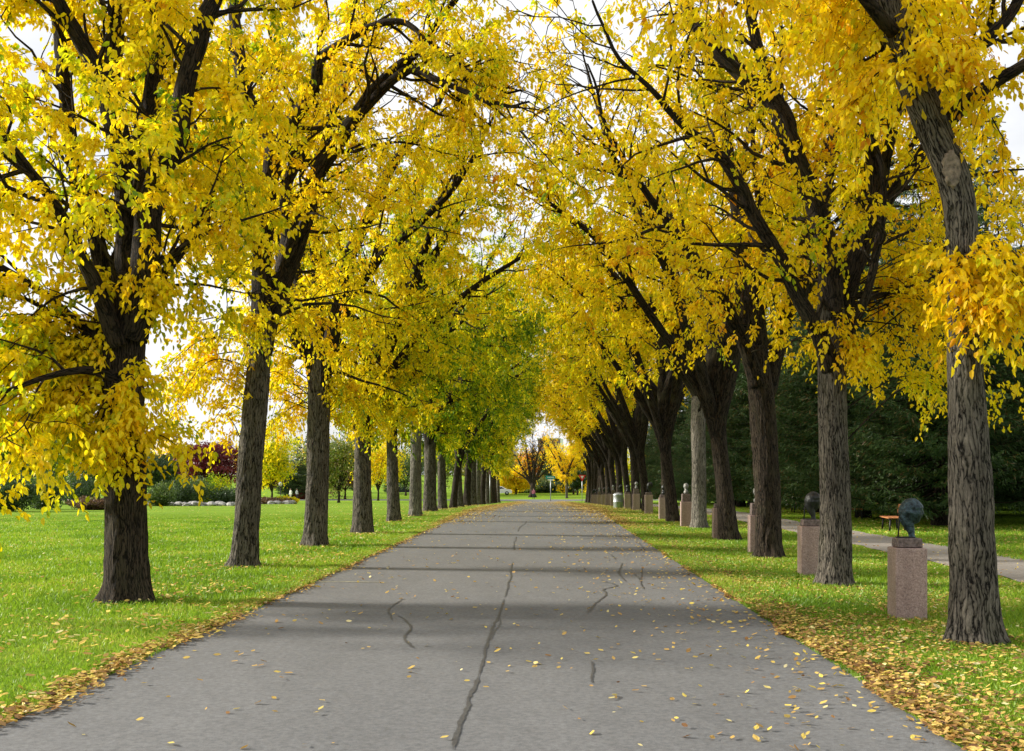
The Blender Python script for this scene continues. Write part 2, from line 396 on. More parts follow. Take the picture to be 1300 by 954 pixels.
def finish_limbs(limbs, rng, wood, twigw, foli, par):
    """limbs: list of (pts(n,3), rad(n)); grows side branches, twigs and leaves from them"""
    SP, SD = [], []
    for pts, rad in limbs:
        s = np.concatenate([[0], np.cumsum(np.linalg.norm(np.diff(pts, axis=0), axis=1))]); tot = s[-1]
        x = par['start']+rng.random()*.3
        while x < tot:
            k = min(np.searchsorted(s, x), len(pts)-1); k = max(k, 1)
            p = pts[k]; T = nrm(pts[k]-pts[k-1]); fr = x/tot
            if p[2] < par['zmin']: x += .5; continue
            a = nrm(np.cross(T, rng.normal(size=3)))
            out = nrm(np.array([p[0], p[1], 0])+rng.normal(size=3)*.2)
            d = nrm(T*(.35+.5*fr)+a*.9+out*.35+np.array([0, 0, par.get('lift', .1)]))
            Lb = par['blen']*(.45+.8*rng.random())*(1-.35*fr)
            bp, bd = wander(rng, p, d, Lb, 6, rng.normal()*.04+.02, .2)
            r0 = min(rad[k]*.55, .012+.013*Lb)
            wood.tube(bp, np.linspace(r0, .006, len(bp)), 5 if r0 > .02 else 4, cap=False)
            # sub branches
            for q in range(par['subs']):
                u = .2+.8*(q+rng.random())/par['subs']; kk = min(int(u*6), 5); fp = u*6-kk
                pp = bp[kk]*(1-fp)+bp[kk+1]*fp; T2 = nrm(bp[kk+1]-bp[kk])
                a2 = nrm(np.cross(T2, rng.normal(size=3)))
                l2 = (.5+.8*rng.random())*par['slen']
                sp, sd = wander(rng, pp, T2*.6+a2, l2, 4, -.03, .22)
                wood.tube(sp, np.linspace(.010, .004, 5), 3, cap=False)
                fr2 = par['bare'](pp) if par.get('bare') else 1
                for c in range(par['spr']):
                    if rng.random() > fr2: continue
                    u2 = rng.random()**.7; i = min(int(u2*4), 3); SP.append(sp[i]*(1-(u2*4-i))+sp[i+1]*(u2*4-i))
                    SD.append(nrm(sp[i+1]-sp[i])*.6+nrm(rng.normal(size=3)))
            x += par['gap']*(.6+.8*rng.random())
    return SP, SD

def make_tree(base, hue, seed, trunk, limbs, leaf=.11, per=18, mat='bark', extra=(), par=None, label='', group='', hueb=.5, name='elm_tree', hero=True, top=12.5):
    """trunk, limbs: lists of control points (x,y,z,r) relative to the base"""
    rng = np.random.default_rng(seed)
    root = empty(name, base)
    root['hue_shift'] = 0.0
    tag(root, label, 'tree', group)
    pr = dict(start=.5, zmin=2.6, blen=2.2, gap=.42, subs=4, slen=.7, spr=4, lift=.1, clear=.42)
    pr['bare'] = lambda q: (.22 if abs(q[0]+base[0]-.9) < 1.7 and q[2] > 7.2 else 1) if hero else (.2 if q[0] > 4.3 and q[2] > 9.3 else (.75 if q[2] > 10 else 1))
    pr.update(par or {})
    tm = MB(); tw = MB(); fo = MB()
    T = catmull(trunk, .045 if hero else .12)
    tm.tube(T[:, :3], np.maximum(T[:, 3], .01), 88 if hero else 36, disp=bark_disp(rng, .10, .36))
    bl = MB(); grow = []
    for l in limbs:
        l = np.array(l, float); C = catmull(l, .08 if hero else .15)
        # carry on upward past the traced part
        if C[-1, 2] < top and not (l[-1, 3] < .02):
            d = nrm(C[-1, :3]-C[-4, :3]); L = min((top-C[-1, 2])*(.7+.4*rng.random()), C[-1, 3]*42)
            w, _ = wander(rng, C[-1, :3], d, L, 8, .10, .13)
            ext = np.hstack([w[1:], np.linspace(C[-1, 3], .018, 9)[1:, None]]); C = np.vstack([C, catmull(np.vstack([C[-1:], ext]), .15)[1:]])
        bigr = C[:, 3].max()
        C[:, :3] += np.cumsum(rng.normal(size=(len(C), 3))*.004, 0)
        bl.tube(C[:, :3], np.maximum(C[:, 3], .008), (40 if bigr > .12 else 20) if hero else 12, disp=bark_disp(rng, .07, None, .06))
        grow.append((C[:, :3], C[:, 3]))
    SP, SD = finish_limbs(grow, rng, tw, tw, fo, pr)
    G_ = np.vstack([np.hstack([g_[0], g_[1][:, None]]) for g_ in grow]); G_ = G_[G_[:, 3] > .055]
    if len(G_) and len(SP):
        A_ = np.array(SP); dmin = np.full(len(A_), 9.)
        for q0 in range(0, len(G_), 64):
            g_ = G_[q0:q0+64]; dmin = np.minimum(dmin, (np.linalg.norm(A_[:, None]-g_[None, :, :3], axis=2)-g_[None, :, 3]).min(1))
        ok = dmin > pr['clear']*(.4+.9*rng.random(len(A_))); SP = [p for p, k_ in zip(SP, ok) if k_]; SD = [p for p, k_ in zip(SD, ok) if k_]
    for (c, ex, n) in extra:                 # leafy shoots growing low on the trunk: centre, extents, count
        c = np.array(c); ex = np.array(ex)
        for _ in range(max(4, n//7)):
            tk = T[np.argmin(abs(T[:, 2]-(c[2]+ex[2]*(.2+.7*rng.normal()))))][:3]
            q = nrm(rng.normal(size=3)); q[2] = q[2]*.9-.1; tgt = c+q*ex*(.75+.45*rng.random())
            mid = (tk*.45+tgt*.55)+np.array([0, 0, .22*np.linalg.norm(tgt-tk)*(.5+rng.random())])
            C = catmull([list(tk), list(mid), list(tgt)], .1); tw.tube(C, np.linspace(.014, .004, len(C)), 4, cap=False)
            for _k in range(9):
                i_ = min(int(len(C)*(.35+.65*rng.random())), len(C)-2); SP.append(C[i_]+rng.normal(size=3)*.05); SD.append(nrm(C[i_+1]-C[i_])*.7+nrm(rng.normal(size=3))*.8)
    sprigs(fo, tw, np.array(SP), np.array(SD), rng, leaf, hueb, per)
    tm.build('trunk', M[mat], root)
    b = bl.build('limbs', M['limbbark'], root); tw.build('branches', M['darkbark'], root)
    fo.build('crown', M['leaf'], root)
    return root

def px_ctrl(lst, base, Y):
    out = []
    for q in lst:
        x, y, dY, r = q
        p = at(x, y, Y+dY)-np.array(base); out.append([p[0], p[1], p[2], r/F*(Y+dY)])
    return out
def around(rng, n, top, r0, z0, spread, bias=(0, 0), lean=(0,0)):
    """procedural vase of limbs from a fork at height z0"""
    L = []
    a0 = rng.random()*6.28
    for k in range(n):
        a = a0+k*2*math.pi/n+rng.normal()*.25
        dx, dy = math.cos(a), math.sin(a); s = spread*(.6+.6*rng.random())
        h = top*(.75+.25*rng.random()); pts = [[lean[0]*.7, lean[1]*.7, z0*.75, r0*.7]]
        pts.append([lean[0]+dx*.05, lean[1]+dy*.05, z0, r0*.75])
        for t, ss in ((.18, .12), (.42, .38), (.7, .72), (1, 1)):
            jx, jy = rng.normal(size=2)*.22
            pts.append([lean[0]+(dx+bias[0])*s*ss+jx, lean[1]+(dy+bias[1])*s*ss+jy, z0+(h-z0)*t, r0*.72*(1-t)**.8+.02])
        L.append(pts)
    return L
ORD = ['nearest', 'second', 'third', 'fourth', 'fifth', 'sixth', 'seventh', 'eighth', 'ninth', 'tenth', 'eleventh', 'twelfth', 'thirteenth', 'fourteenth',
       'fifteenth', 'sixteenth', 'seventeenth', 'eighteenth', 'nineteenth', 'twentieth', 'twenty-first', 'twenty-second', 'twenty-third', 'twenty-fourth']
GL = 'elm trees lining the left side of the road'; GR = 'elm trees lining the right side of the road'

# ---- hero trees ----
rng0 = np.random.default_rng(5)
b = np.array([-5.69, 13.9, 0]); Y = 13.9; k = lambda l: px_ctrl(l, b, Y)
make_tree(b, .5, 11,
  k([(160,768,0,31),(160,740,0,29),(160,690,0,28),(160,620,0,28),(157,540,0,28),(156,480,0,27),(158,420,0,26),(163,370,0,23),(166,330,0,19)]),
  [k([(160,430,-.05,20),(163,370,0,19),(166,300,.05,17),(160,226,.1,15),(141,140,.1,13),(118,85,.1,10),(94,42,0,9),(60,-20,-.3,7)]),
   k([(141,150,.1,11),(142,100,.2,10),(150,40,.3,9),(148,-20,.4,8)]),
   k([(165,430,-.15,19),(180,370,-.25,17),(186,300,-.3,17),(188,264,-.3,16),(205,215,-.35,14),(224,180,-.4,13),(231,118,-.45,12),(255,38,-.5,11),(275,-10,-.5,9)]),
   k([(165,330,.3,13),(176,250,.7,12),(180,189,.9,11),(193,118,1.2,10),(205,20,1.5,9),(210,-50,1.7,7)]),
   k([(155,470,.2,15),(140,410,.3,13),(127,330,.5,11),(112,270,.6,10),(94,212,.7,9),(84,130,.8,8),(72,20,.9,7)]),
   k([(150,440,-.3,11),(128,380,-.5,10),(95,310,-.8,8),(55,240,-1.2,7),(10,180,-1.6,6),(-40,110,-2,5)]),
   k([(150,470,0,9),(110,420,.3,7),(50,370,.5,5),(-20,330,.5,4)]),
   k([(170,400,.2,9),(205,350,.8,7),(240,300,1.5,5),(262,240,2.2,4)]),
   k([(150,480,-.2,8),(110,470,-.5,5),(60,480,-.9,3.5),(0,500,-1.3,2.5)]),
  ],
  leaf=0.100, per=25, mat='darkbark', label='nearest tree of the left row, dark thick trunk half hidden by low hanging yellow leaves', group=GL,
  hueb=.45, par=dict(zmin=2.3, gap=.30, blen=2.1, spr=4),
  extra=[((0-.1,-.5,2.6),(.85,.35,.8),70), ((-.95,-.3,2.5),(1.1,.6,.8),130), ((-1.3,.1,3.4),(1.1,.8,.8),70), ((.4,-.3,2.2),(.55,.3,.55),32), ((-1.9,0,3.1),(1.0,.7,.8),90), ((-.2,-.5,4.3),(1.0,.4,.9),50)])

b = np.array([-5.66, 19.2, 0]); Y = 19.2; k = lambda l: px_ctrl(l, b, Y)
make_tree(b, .5, 12,
  k([(309,722,0,20),(311,700,0,18),(314,650,0,16.5),(319,580,0,16),(325,500,0,16),(331,440,0,15.5),(334,390,0,13)]),
  [k([(331,450,0,13),(333,390,0,12.5),(334,330,0,12),(340,250,0,11.5),(347,195,0,11),(330,160,.2,9),(308,105,.4,8),(300,40,.5,7),(296,-30,.6,6)]),
   k([(347,205,0,9),(358,175,-.1,8),(373,150,-.2,8),(398,110,-.4,7.5),(404,78,-.5,7),(425,60,-.6,6),(461,38,-.8,5),(508,26,-1,4),(551,57,-1.2,3.2)]),
   k([(333,450,.1,13),(340,410,.1,12),(353,370,.1,11),(373,322,.1,10.5),(401,226,0,10),(425,185,0,9.5),(448,151,-.1,9),(470,120,-.2,8),(494,94,-.4,7),(527,66,-.6,5),(560,20,-.8,4)]),
   k([(440,160,0,6),(470,130,-.3,6),(518,88,-.8,5),(556,99,-1.2,4),(605,120,-1.7,2.8)]),
   k([(355,370,.2,8),(364,300,.7,8),(363,240,1.1,7),(385,190,1.6,6),(420,140,2.2,5)]),
   k([(334,330,-.1,7),(305,290,-.6,5),(280,265,-1,4),(255,230,-1.5,3)]),
   k([(336,280,.1,7),(300,235,.7,5),(262,200,1.4,4),(240,140,2,3)])],
  leaf=0.089, per=22, mat='bark', label='second tree of the left row, tall brown trunk leaning slightly right with a forked top', group=GL,
  hueb=.50, par=dict(zmin=3.1, gap=.31, blen=2.4, spr=4),
  extra=[((.15,-.3,4.3),(.5,.3,.5),14), ((-1.0,.2,3.3),(.9,.7,1.2),110), ((.9,.8,4.2),(.8,.7,1.0),60)])

b = np.array([-5.57, 24.8, 0]); Y = 24.8; k = lambda l: px_ctrl(l, b, Y)
make_tree(b, .5, 13,
  k([(400,696,0,17),(401,670,0,16),(403,600,0,14.5),(405,530,0,14.5),(404,480,0,14),(402,450,0,11)]),
  [k([(404,500,0,11),(394,455,0,10),(376,430,-.1,9),(366,390,-.2,8),(355,330,-.4,7),(345,270,-.6,6)]),
   k([(405,500,0,11),(416,450,0,10.5),(428,400,.1,9.5),(442,330,.2,8.5),(470,270,.2,7),(500,205,.1,6),(545,150,0,5)]),
   k([(404,490,0,9),(404,430,.3,9),(404,350,.7,8),(398,270,1,7),(410,190,1.4,6)]),
   k([(415,450,-.1,8),(440,390,-.5,7),(480,330,-1,6),(515,300,-1.5,5)]),
   k([(400,450,.2,8),(380,380,1,7),(372,300,1.8,5)])],
  leaf=0.089, per=22, mat='bark', label='third tree of the left row, straight grey-brown trunk forking low into two stems', group=GL,
  hueb=.46, par=dict(zmin=3.1, gap=.31, blen=2.5, spr=4), extra=[((-1.1,.3,3.6),(1.0,.8,1.2),110), ((1.0,.5,3.8),(.9,.8,1.1),90)])

b = np.array([4.4, 10.5, 0]); Y = 10.5; k = lambda l: px_ctrl(l, b, Y)
make_tree(b, .5, 21,
  k([(1238,818,0,33),(1237,790,0,31),(1236,740,0,29),(1233,640,0,28),(1228,540,0,26),(1225,460,0,24),(1224,380,0,22),(1222,300,0,21.5),(1212,232,0,21),(1184,165,0,21),(1157,98,-.1,20),(1133,30,-.2,17),(1112,-50,-.3,15),(1085,-140,-.5,13),(1050,-240,-.6,10)]),
  [k([(1175,145,0,15),(1165,90,.1,14),(1158,30,.2,13),(1162,-40,.3,12),(1175,-140,.5,9)]),
   k([(1195,165,.1,10),(1222,135,.1,9.5),(1250,112,.1,9),(1278,95,0,8),(1310,76,-.2,7),(1370,30,-.4,5)]),
   k([(1170,140,.2,10),(1200,95,.4,9),(1225,72,.5,8.5),(1256,48,.6,7.5),(1290,5,.7,7),(1310,-60,.8,6)]),
   k([(1133,40,-.3,9),(1080,-20,-.8,8),(1010,-80,-1.2,6),(940,-120,-1.4,4)]),
   k([(1112,-40,-.2,9),(1060,-110,.5,7),(1000,-180,1.2,5)]),
   k([(1160,110,.3,7),(1130,70,1.0,5),(1090,30,1.6,4)])],
  leaf=0.094, per=23, mat='bark', label='nearest tree of the right row, rugged furrowed trunk bending left above an orange leaf clump', group=GR,
  hueb=.60, top=10.5, par=dict(zmin=4.4, gap=.27, blen=1.9, spr=4),
  extra=[((-.03,-.40,3.72),(.44,.22,.42),50), ((.12,-.36,3.5),(.36,.2,.36),16), ((-.7,-.3,5.75),(.7,.45,.5),45), ((-.9,-.4,6.4),(.8,.5,.5),35)])
# pruning scar on the bend of that trunk
R1 = [o for o in bpy.data.objects if o.name.startswith('elm_tree')][-1]
s = MB(); c = at(1209, 214, 10.5-.165)-b
ring = []
for i in range(24):
    a = i/24*2*math.pi
    ring.append((math.cos(a), math.sin(a)))
for rr, (w, h, dd) in enumerate(((.085,.19,.03),(.075,.17,-.02),(.055,.11,-.005),(.035,.04,-.015),(.0,.0,-.01))):
    s.add([[c[0]+x*w*(1+.15*math.sin(3*q_+rr)+.08*math.sin(7*q_)), c[1]+dd+.005, c[2]+z*h*(1+.12*math.sin(2*q_+1+rr))+x*w*-.35] for q_, (x, z) in enumerate(ring)], np.zeros((0, 4), int))
v = np.concatenate(s.v); s2 = MB(); fc = [(r*24+i, r*24+(i+1) % 24, (r+1)*24+(i+1) % 24, (r+1)*24+i) for r in range(4) for i in range(24)]
s2.add(v, fc); s2.build('pruning_scar', M['scar'], R1)['label'] = 'pale oval scar where a limb was sawn off'

b = np.array([4.5, 15.9, 0]); Y = 15.9; k = lambda l: px_ctrl(l, b, Y)
make_tree(b, .5, 22,
  k([(1061,746,0,22),(1061,720,0,21),(1060,640,0,19.5),(1058,560,0,19.5),(1057,490,0,20),(1056,430,0,20),(1056,380,0,15)]),
  [k([(1056,470,-.1,13),(1040,426,-.2,10),(1010,373,-.3,9.5),(987,325,-.4,9),(958,278,-.5,8.5),(935,231,-.6,8),(902,189,-.7,6),(864,160,-.8,4.5),(820,110,-1,3)]),
   k([(1056,450,0,16),(1054,344,0,15),(1040,278,0,13),(1024,236,0,12),(1006,189,0,12),(982,132,0,10),(944,99,0,9),(897,52,0,8),(869,0,0,7),(850,-50,0,6)]),
   k([(1008,200,.1,9),(1000,150,.4,9),(980,110,.6,8),(963,60,.8,7),(949,0,1,6)]),
   k([(1060,440,.1,13),(1072,380,.2,12),(1090,320,.3,12),(1112,264,.3,12),(1106,198,.3,9),(1096,132,.3,8),(1078,60,.4,7),(1070,-20,.5,6)]),
   k([(1100,300,.3,8),(1133,245,.3,7),(1171,189,.3,6.5),(1200,130,.2,5)]),
   k([(1075,430,-.2,6),(1095,387,-.4,5),(1112,310,-.5,5),(1118,250,-.6,4)]),
   k([(1050,360,.5,8),(1048,280,1.4,7),(1060,200,2.2,6)]),
   k([(1115,250,.3,7),(1130,180,-.3,6),(1150,110,-.8,5)]),
   k([(1070,400,.3,6),(1130,370,1.0,5),(1200,350,1.8,4),(1280,330,2.4,3)])],
  leaf=0.089, per=22, mat='bark', label='second tree of the right row, thick furrowed trunk with a long limb reaching left', group=GR,
  hueb=.52, par=dict(zmin=3.3, gap=.31, blen=2.3, spr=4),
  extra=[((.1,-.3,3.7),(.75,.3,.45),34), ((1.6,.5,4.0),(1.5,1.0,1.2),110), ((3.2,.8,3.9),(1.2,.9,1.2),70)])

b = np.array([4.64, 21.25, 0]); Y = 21.25; k = lambda l: px_ctrl(l, b, Y)
make_tree(b, .5, 23,
  k([(976,711,0,20),(976,690,0,18),(973,600,0,17),(968,520,0,17),(963,475,0,16),(960,440,0,12)]),
  [k([(962,490,-.1,11),(942,432,-.3,9),(915,380,-.5,8),(880,330,-.7,6.5),(850,290,-.9,5),(815,240,-1.2,4)]),
   k([(964,480,0,12),(963,430,.1,11),(955,370,.2,10),(941,310,.3,9),(930,240,.4,7)]),
   k([(972,500,.1,12),(988,440,.2,10),(1004,380,.3,9),(1020,310,.4,8),(1030,230,.5,7)]),
   k([(960,450,.2,9),(950,380,.9,8),(965,300,1.6,6)]),
   k([(1000,400,.1,7),(1040,340,-.5,6),(1090,290,-1,5)])],
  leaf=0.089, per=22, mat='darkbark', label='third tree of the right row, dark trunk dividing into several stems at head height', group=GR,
  hueb=.56, par=dict(zmin=3.4, gap=.32, blen=2.4, spr=4))

# ---- tree kinds repeated down both rows ----
protos = []
for i, (seed, kind, mat, h0, r0, lean, nl) in enumerate([
      (31, 'broad', 'bark', 3.6, .31, .0, 5), (32, 'forked', 'darkbark', 3.2, .27, .15, 4),
      (33, 'upright', 'bark', 3.9, .26, -.1, 5), (34, 'leaning', 'darkbark', 3.0, .24, .35, 4), (35, 'pale', 'palebark', 4.8, .27, .05, 4)]):
    r = np.random.default_rng(seed)
    tr = [[0,0,0,r0*1.12],[lean*.1,0,.25,r0*1.05],[lean*.5,0,h0*.5,r0*.93],[lean*.9,0,h0*.85,r0*.92],[lean,0,h0*1.05,r0*.7]]
    lb = around(r, nl, 12.8, r0, h0*.95, 4.1, (.10, 0), (lean, 0))
    for q in range(2):     # long limbs reaching over the road
        a_ = (q-.5)*.9+r.normal()*.15; ln = 5.0+r.random()*.9; zt_ = 8.4+r.random()*1.0
        lb.append([[lean*.8,0,h0*.8,r0*.6],[lean+math.cos(a_)*.3,math.sin(a_)*.3,h0*1.15,r0*.5],[lean+math.cos(a_)*ln*.3,math.sin(a_)*ln*.3,h0+2.6,r0*.4],[math.cos(a_)*ln*.62,math.sin(a_)*ln*.62,zt_*.85,r0*.28],[math.cos(a_)*ln,math.sin(a_)*ln,zt_,.019]])
    p = make_tree((0,0,0), .5, seed, tr, lb, leaf=.122, per=15, mat=mat, hero=False, name='elm_tree', hueb=.5,
                  par=dict(zmin={'broad': 3.5, 'upright': 3.6, 'pale': 5.2}.get(kind, 5.7), gap=.40, blen=2.3, spr=4, subs=4, lift=.28, clear=.3),
                  extra=[((0,0,3.9),(1.5,1.5,1.1),110)] if kind in ('broad', 'upright') else ())
    protos.append(p)

# positions down the rows
Lrow = [(-5.4,30.3,0,-.12),(-5.73,38.8,2,-.22),(-5.6,44.2,4,-.25),(-5.64,50.2,0,-.27),(-5.6,56,2,-.28),(-5.55,61.5,3,-.30),(-5.6,67,2,-.34),(-5.6,73,1,-.32),(-5.6,79,0,-.25),(-5.6,85,4,-.3),
        (-5.6,91,1,-.22),(-5.5,97,2,-.2),(-5.6,103,0,-.12),(-5.6,109,1,-.2),(-5.6,115,3,-.1),(-5.6,122,2,-.15)]
Rrow = [(4.85,27.0,3,.02),(5.05,33.5,4,-.02),(4.8,38.4,3,-.1),(5.3,44,1,-.06),(5.0,50,3,.0),(5.0,56,1,-.02),(5.1,62,3,.04),(5.0,68,1,.06),(5.1,74,3,.02),(5.0,80,1,.08),(5.1,86,3,.04),(5.1,92,1,.1),
        (5.1,98,3,.02),(5.1,104,1,.06),(5.1,110,3,.02),(5.1,117,1,.08),(5.1,125,3,.05)]
desc = {0: 'a broad grey-brown trunk', 1: 'a dark forked trunk', 2: 'an upright grey-brown trunk', 3: 'a thin leaning dark trunk', 4: 'a straight pale trunk'}
first_used = set()
def put(kind, loc, rz, sc, label, group, hue):
    p = protos[kind]
    if kind not in first_used:
        first_used.add(kind); KIDS[p.name] = [(c, []) for c in children(p)]
        p.location = [float(q) for q in loc]; p.rotation_euler = (0, 0, rz); p.scale = (sc,)*3; o = p
    else: o = copy_thing(p, loc, rz, sc)
    o['label'] = label; o['group'] = group; o['category'] = 'tree'
    for c in children(o) if o is p else [q for q in bpy.data.objects if q.parent == o]: c['hue_shift'] = float(hue)
    return o
def hueword(h): return 'with green and yellow leaves' if h < -.17 else 'with yellow leaves'
rr = random.Random(4)
for side, row, g in (('left', Lrow, GL), ('right', Rrow, GR)):
    for i, (x, y, kd, hue) in enumerate(row):
        tw_ = (3.14 if side == 'right' else 0)+rr.uniform(-.55, .55)+(1.9 if y > 95 else 0)
        put(kd, (x, y, ground(y)-.02), tw_, rr.uniform(.93, 1.08),
            '%s tree of the %s row, %s %s' % (ORD[i+3], side, desc[kd], hueword(hue)), g, hue)
for o in bpy.data.objects:
    if o.name.startswith('crown') and 'hue_shift' not in o: o['hue_shift'] = 0.0

# ------------------------------------------------------------------ setting
def sheet(name, xs, ys, mat, dz, label=None, edge=None):
    X, Yg = np.meshgrid(xs, ys); Z = ground(Yg)+dz
    if edge: X, Yg = edge(X, Yg)
    v = np.stack([X, Yg, Z], -1).reshape(-1, 3); nx = len(xs)
    i, j = np.meshgrid(np.arange(len(ys)-1), np.arange(nx-1), indexing='ij')
    f = np.stack([i*nx+j, i*nx+j+1, (i+1)*nx+j+1, (i+1)*nx+j], -1).reshape(-1, 4)
    m = MB(); m.add(v, f); o = m.build(name, mat); o['kind'] = 'structure'
    return o
ysl = np.concatenate([np.linspace(-20, 50, 15), np.linspace(52, 200, 75), np.linspace(210, 420, 20), [600, 1000, 2000, 3000]])
sheet('lawn', np.array([-2500,-800,-300,-150,-80,-40,-20,-10,0,10,20,40,80,150,300,800,2500.]), ysl, M['lawn'], 0)
XL = -3.72; XR = 2.62
def wob(y, s): return .05*np.sin(y*1.7+s)+.035*np.sin(y*4.1+2*s)+.02*np.sin(y*9.3+s)
def road_edge(X, Yg):
    t = (X-XL)/(XR-XL); w = wob(Yg, 1)*(1-t)+wob(Yg, 5)*t
    fl = np.clip((Yg-133)/8, 0, 1)**2*4
    return X+w+(t-.5)*2*fl, Yg
yr = np.concatenate([np.arange(-15, 60, .25), np.arange(60, 142.1, 1.0)])
sheet('road', np.linspace(XL, XR, 14), yr, M['road'], .012, edge=road_edge)
sheet('cross_road', np.linspace(-160, 160, 30), np.array([141, 143, 145, 147.5]), M['road'], .02)
sheet('footpath', np.linspace(7.45, 9.5, 5), np.arange(-15, 139, .5), M['path'], .008, edge=lambda X, Yg: (X+wob(Yg, 3)*1.2+.25*np.sin(Yg*.08), Yg))

# sealed cracks and a faint painted line on the road
def gpt(px, py):
    Y = EYE*F/(py-VY); return np.array([(px-VX)/F*Y, Y])
def ribbon(mb, pts, w, z):
    P = np.array(pts, float); rng = np.random.default_rng(int(abs(P[0][0])*1000))
    Q = catmull(np.hstack([P, np.zeros((len(P), 1))]), .06)[:, :2]
    Q += np.cumsum(rng.normal(size=Q.shape)*.006, 0)*np.sin(np.linspace(0, math.pi, len(Q)))[:, None]
    T = nrm(np.gradient(Q, axis=0)); Nn = np.stack([-T[:, 1], T[:, 0]], 1); ww = w*(.5+rng.random(len(Q)))[:, None]*.5
    ww *= np.clip(np.sin(np.linspace(.05, 3.09, len(Q)))*4, .25, 1)[:, None]
    a = Q+Nn*ww; b_ = Q-Nn*ww; n = len(Q)
    v = np.vstack([np.hstack([a, np.full((n, 1), z)]), np.hstack([b_, np.full((n, 1), z)])]); v[:, 2] += ground(v[:, 1])
    i = np.arange(n-1); mb.add(v, np.stack([i+1, i, i+n, i+n+1], 1))
cracks = [([(607,862),(617,830),(624,812),(628,800),(640,762)], .026), ([(641,760),(648,735),(651,715)], .022), ([(622,816),(631,800),(634,786)], .016),
          ([(652,700),(655,682)], .02), ([(657,676),(668,662)], .02),
          ([(575,955),(590,905),(607,862)], .03),
          ([(525,825),(515,812),(522,800),(514,788)], .028), ([(498,790),(494,775),(510,762)], .02), ([(514,788),(505,783)], .014),
          ([(745,780),(757,770),(770,757),(768,750),(783,745),(762,738)], .026), ([(795,740),(786,728),(790,716)], .022),
          ([(818,750),(812,738),(815,722)], .018), ([(812,738),(806,730)], .012), ([(752,870),(750,852),(751,842)], .018), ([(782,712),(776,705)], .02), ([(820,700),(812,694),(808,688)], .018)]
m = MB()
for pts, w in cracks: ribbon(m, [gpt(*q) for q in pts], w, .0175)
o = m.build('road_cracks', M['sealant'], smooth=False); tag(o, kind='structure')
m = MB(); ribbon(m, [gpt(398,740), gpt(440,740), gpt(492,741)], .07, .0165)
o = m.build('road_marking', M['paint'], smooth=False); tag(o, kind='structure')

# ------------------------------------------------------------------ grass and fallen leaves
def blades(n, xf, seed, h=.034, w=.005):
    rng = np.random.default_rng(seed); P = xf(rng, n); n = len(P)
    d = P[:, 1]; sc = np.clip(d/9, 1, 4)
    a = rng.random(n)*6.28; H = h*(.5+rng.random(n))*np.clip(sc, 1, 1.7); W_ = w*sc*(.7+.6*rng.random(n))
    lean = rng.normal(size=(n, 2))*.5*H[:, None]
    z0 = ground(P[:, 1])
    H *= np.clip((46-d)/16, .12, 1)
    s = np.stack([np.cos(a), np.sin(a)], 1)*W_[:, None]
    v = np.zeros((n, 4, 3)); v[:, 0, :2] = P-s; v[:, 1, :2] = P+s; v[:, 2, :2] = P+s*.5+lean*.5; v[:, 3, :2] = P-s*.1+lean
    v[:, 0, 2] = v[:, 1, 2] = z0-.005; v[:, 2, 2] = z0+H*.6; v[:, 3, 2] = z0+H
    return v, rng
def pick(x0, x1, y0, y1, pw=1.6):
    def f(rng, n):
        u = rng.random(n); y = y0*(y1/y0)**(u**1.0)
        x = x0+(x1-x0)*rng.random(n)
        # keep what the avenue's near lawns show
        k = abs(x) < y*.66+6
        return np.stack([x, y], 1)[k]
    return f
m = MB()
for (x0, x1, y0, y1, n, sd) in ((-28, XL-.02, 5, 46, 640000, 1), (XL-.35, XL+.03, 5, 45, 40000, 3), (XR-.03, XR+.35, 5, 45, 40000, 4), (XR+.02, 7.4, 5, 46, 200000, 2), (9.6, 22, 14, 46, 110000, 6)):
    v, rng = blades(n, pick(x0, x1, y0, y1), sd)
    cnt = len(v); bx = v[:, 0, 0]; by = v[:, 0, 1]; hue = np.clip(.48+.13*np.sin(bx*1.3+1.7*np.sin(by*.7))+.10*np.sin(by*2.1+2*np.sin(bx*1.9))+rng.normal(size=cnt)*.2, 0, 1)
    m.add(v.reshape(-1, 3), np.arange(cnt*4).reshape(-1, 4), att=np.repeat(hue, 4))
tag(m.build('grass', M['grass'], smooth=False), 'short green grass covering the verges and the lawn', 'grass', kind='stuff')

def flat_leaves(mb, X, Yp, rng, size, lift):
    n = len(X); a = rng.random(n)*6.28; L = size*(.6+.8*rng.random(n)); W_ = L*.55
    pos = np.stack([X, Yp, ground(Yp)+lift+rng.random(n)*.015], 1)
    ax = np.stack([np.cos(a), np.sin(a), rng.normal(size=n)*.22], 1)
    ax = nrm(ax); up = nrm(np.array([0, 0, 1.])+rng.normal(size=(n, 3))*.28); sd = nrm(np.cross(ax, up)); no = np.cross(sd, ax)
    c = (.1+.25*rng.random(n))[:, None]
    f = lambda t, w, h: pos+ax*(L*t)[:, None]+sd*(W_*w)[:, None]+no*L[:, None]*h
    V = np.stack([f(-.5, 0, 0), f(-.2, .45, c*.3), f(.2, .4, c*.3), f(.5, 0, c*.6), f(.2, -.4, c*.3), f(-.2, -.45, c*.3)], 1)
    b = np.arange(n)[:, None]*6
    fc = np.stack([b+np.array([[0, 1, 2, 3]]), b+np.array([[0, 3, 4, 5]])], 1).reshape(-1, 4)
    V[..., 2] = np.maximum(V[..., 2], (ground(Yp)+lift-.004)[:, None])
    return V.reshape(-1, 3), fc, n
rng = np.random.default_rng(77); m = MB()
def scatter(xs, ys, size, lift, h0, hs=.2):
    v, f, n = flat_leaves(m, xs, ys, rng, size, lift); m.add(v, f, att=np.repeat(np.clip(h0+rng.normal(size=n)*hs, 0, 1), 6))
def ylog(n, y0, y1, p=.72): return y0*(y1/y0)**(rng.random(n)**p)
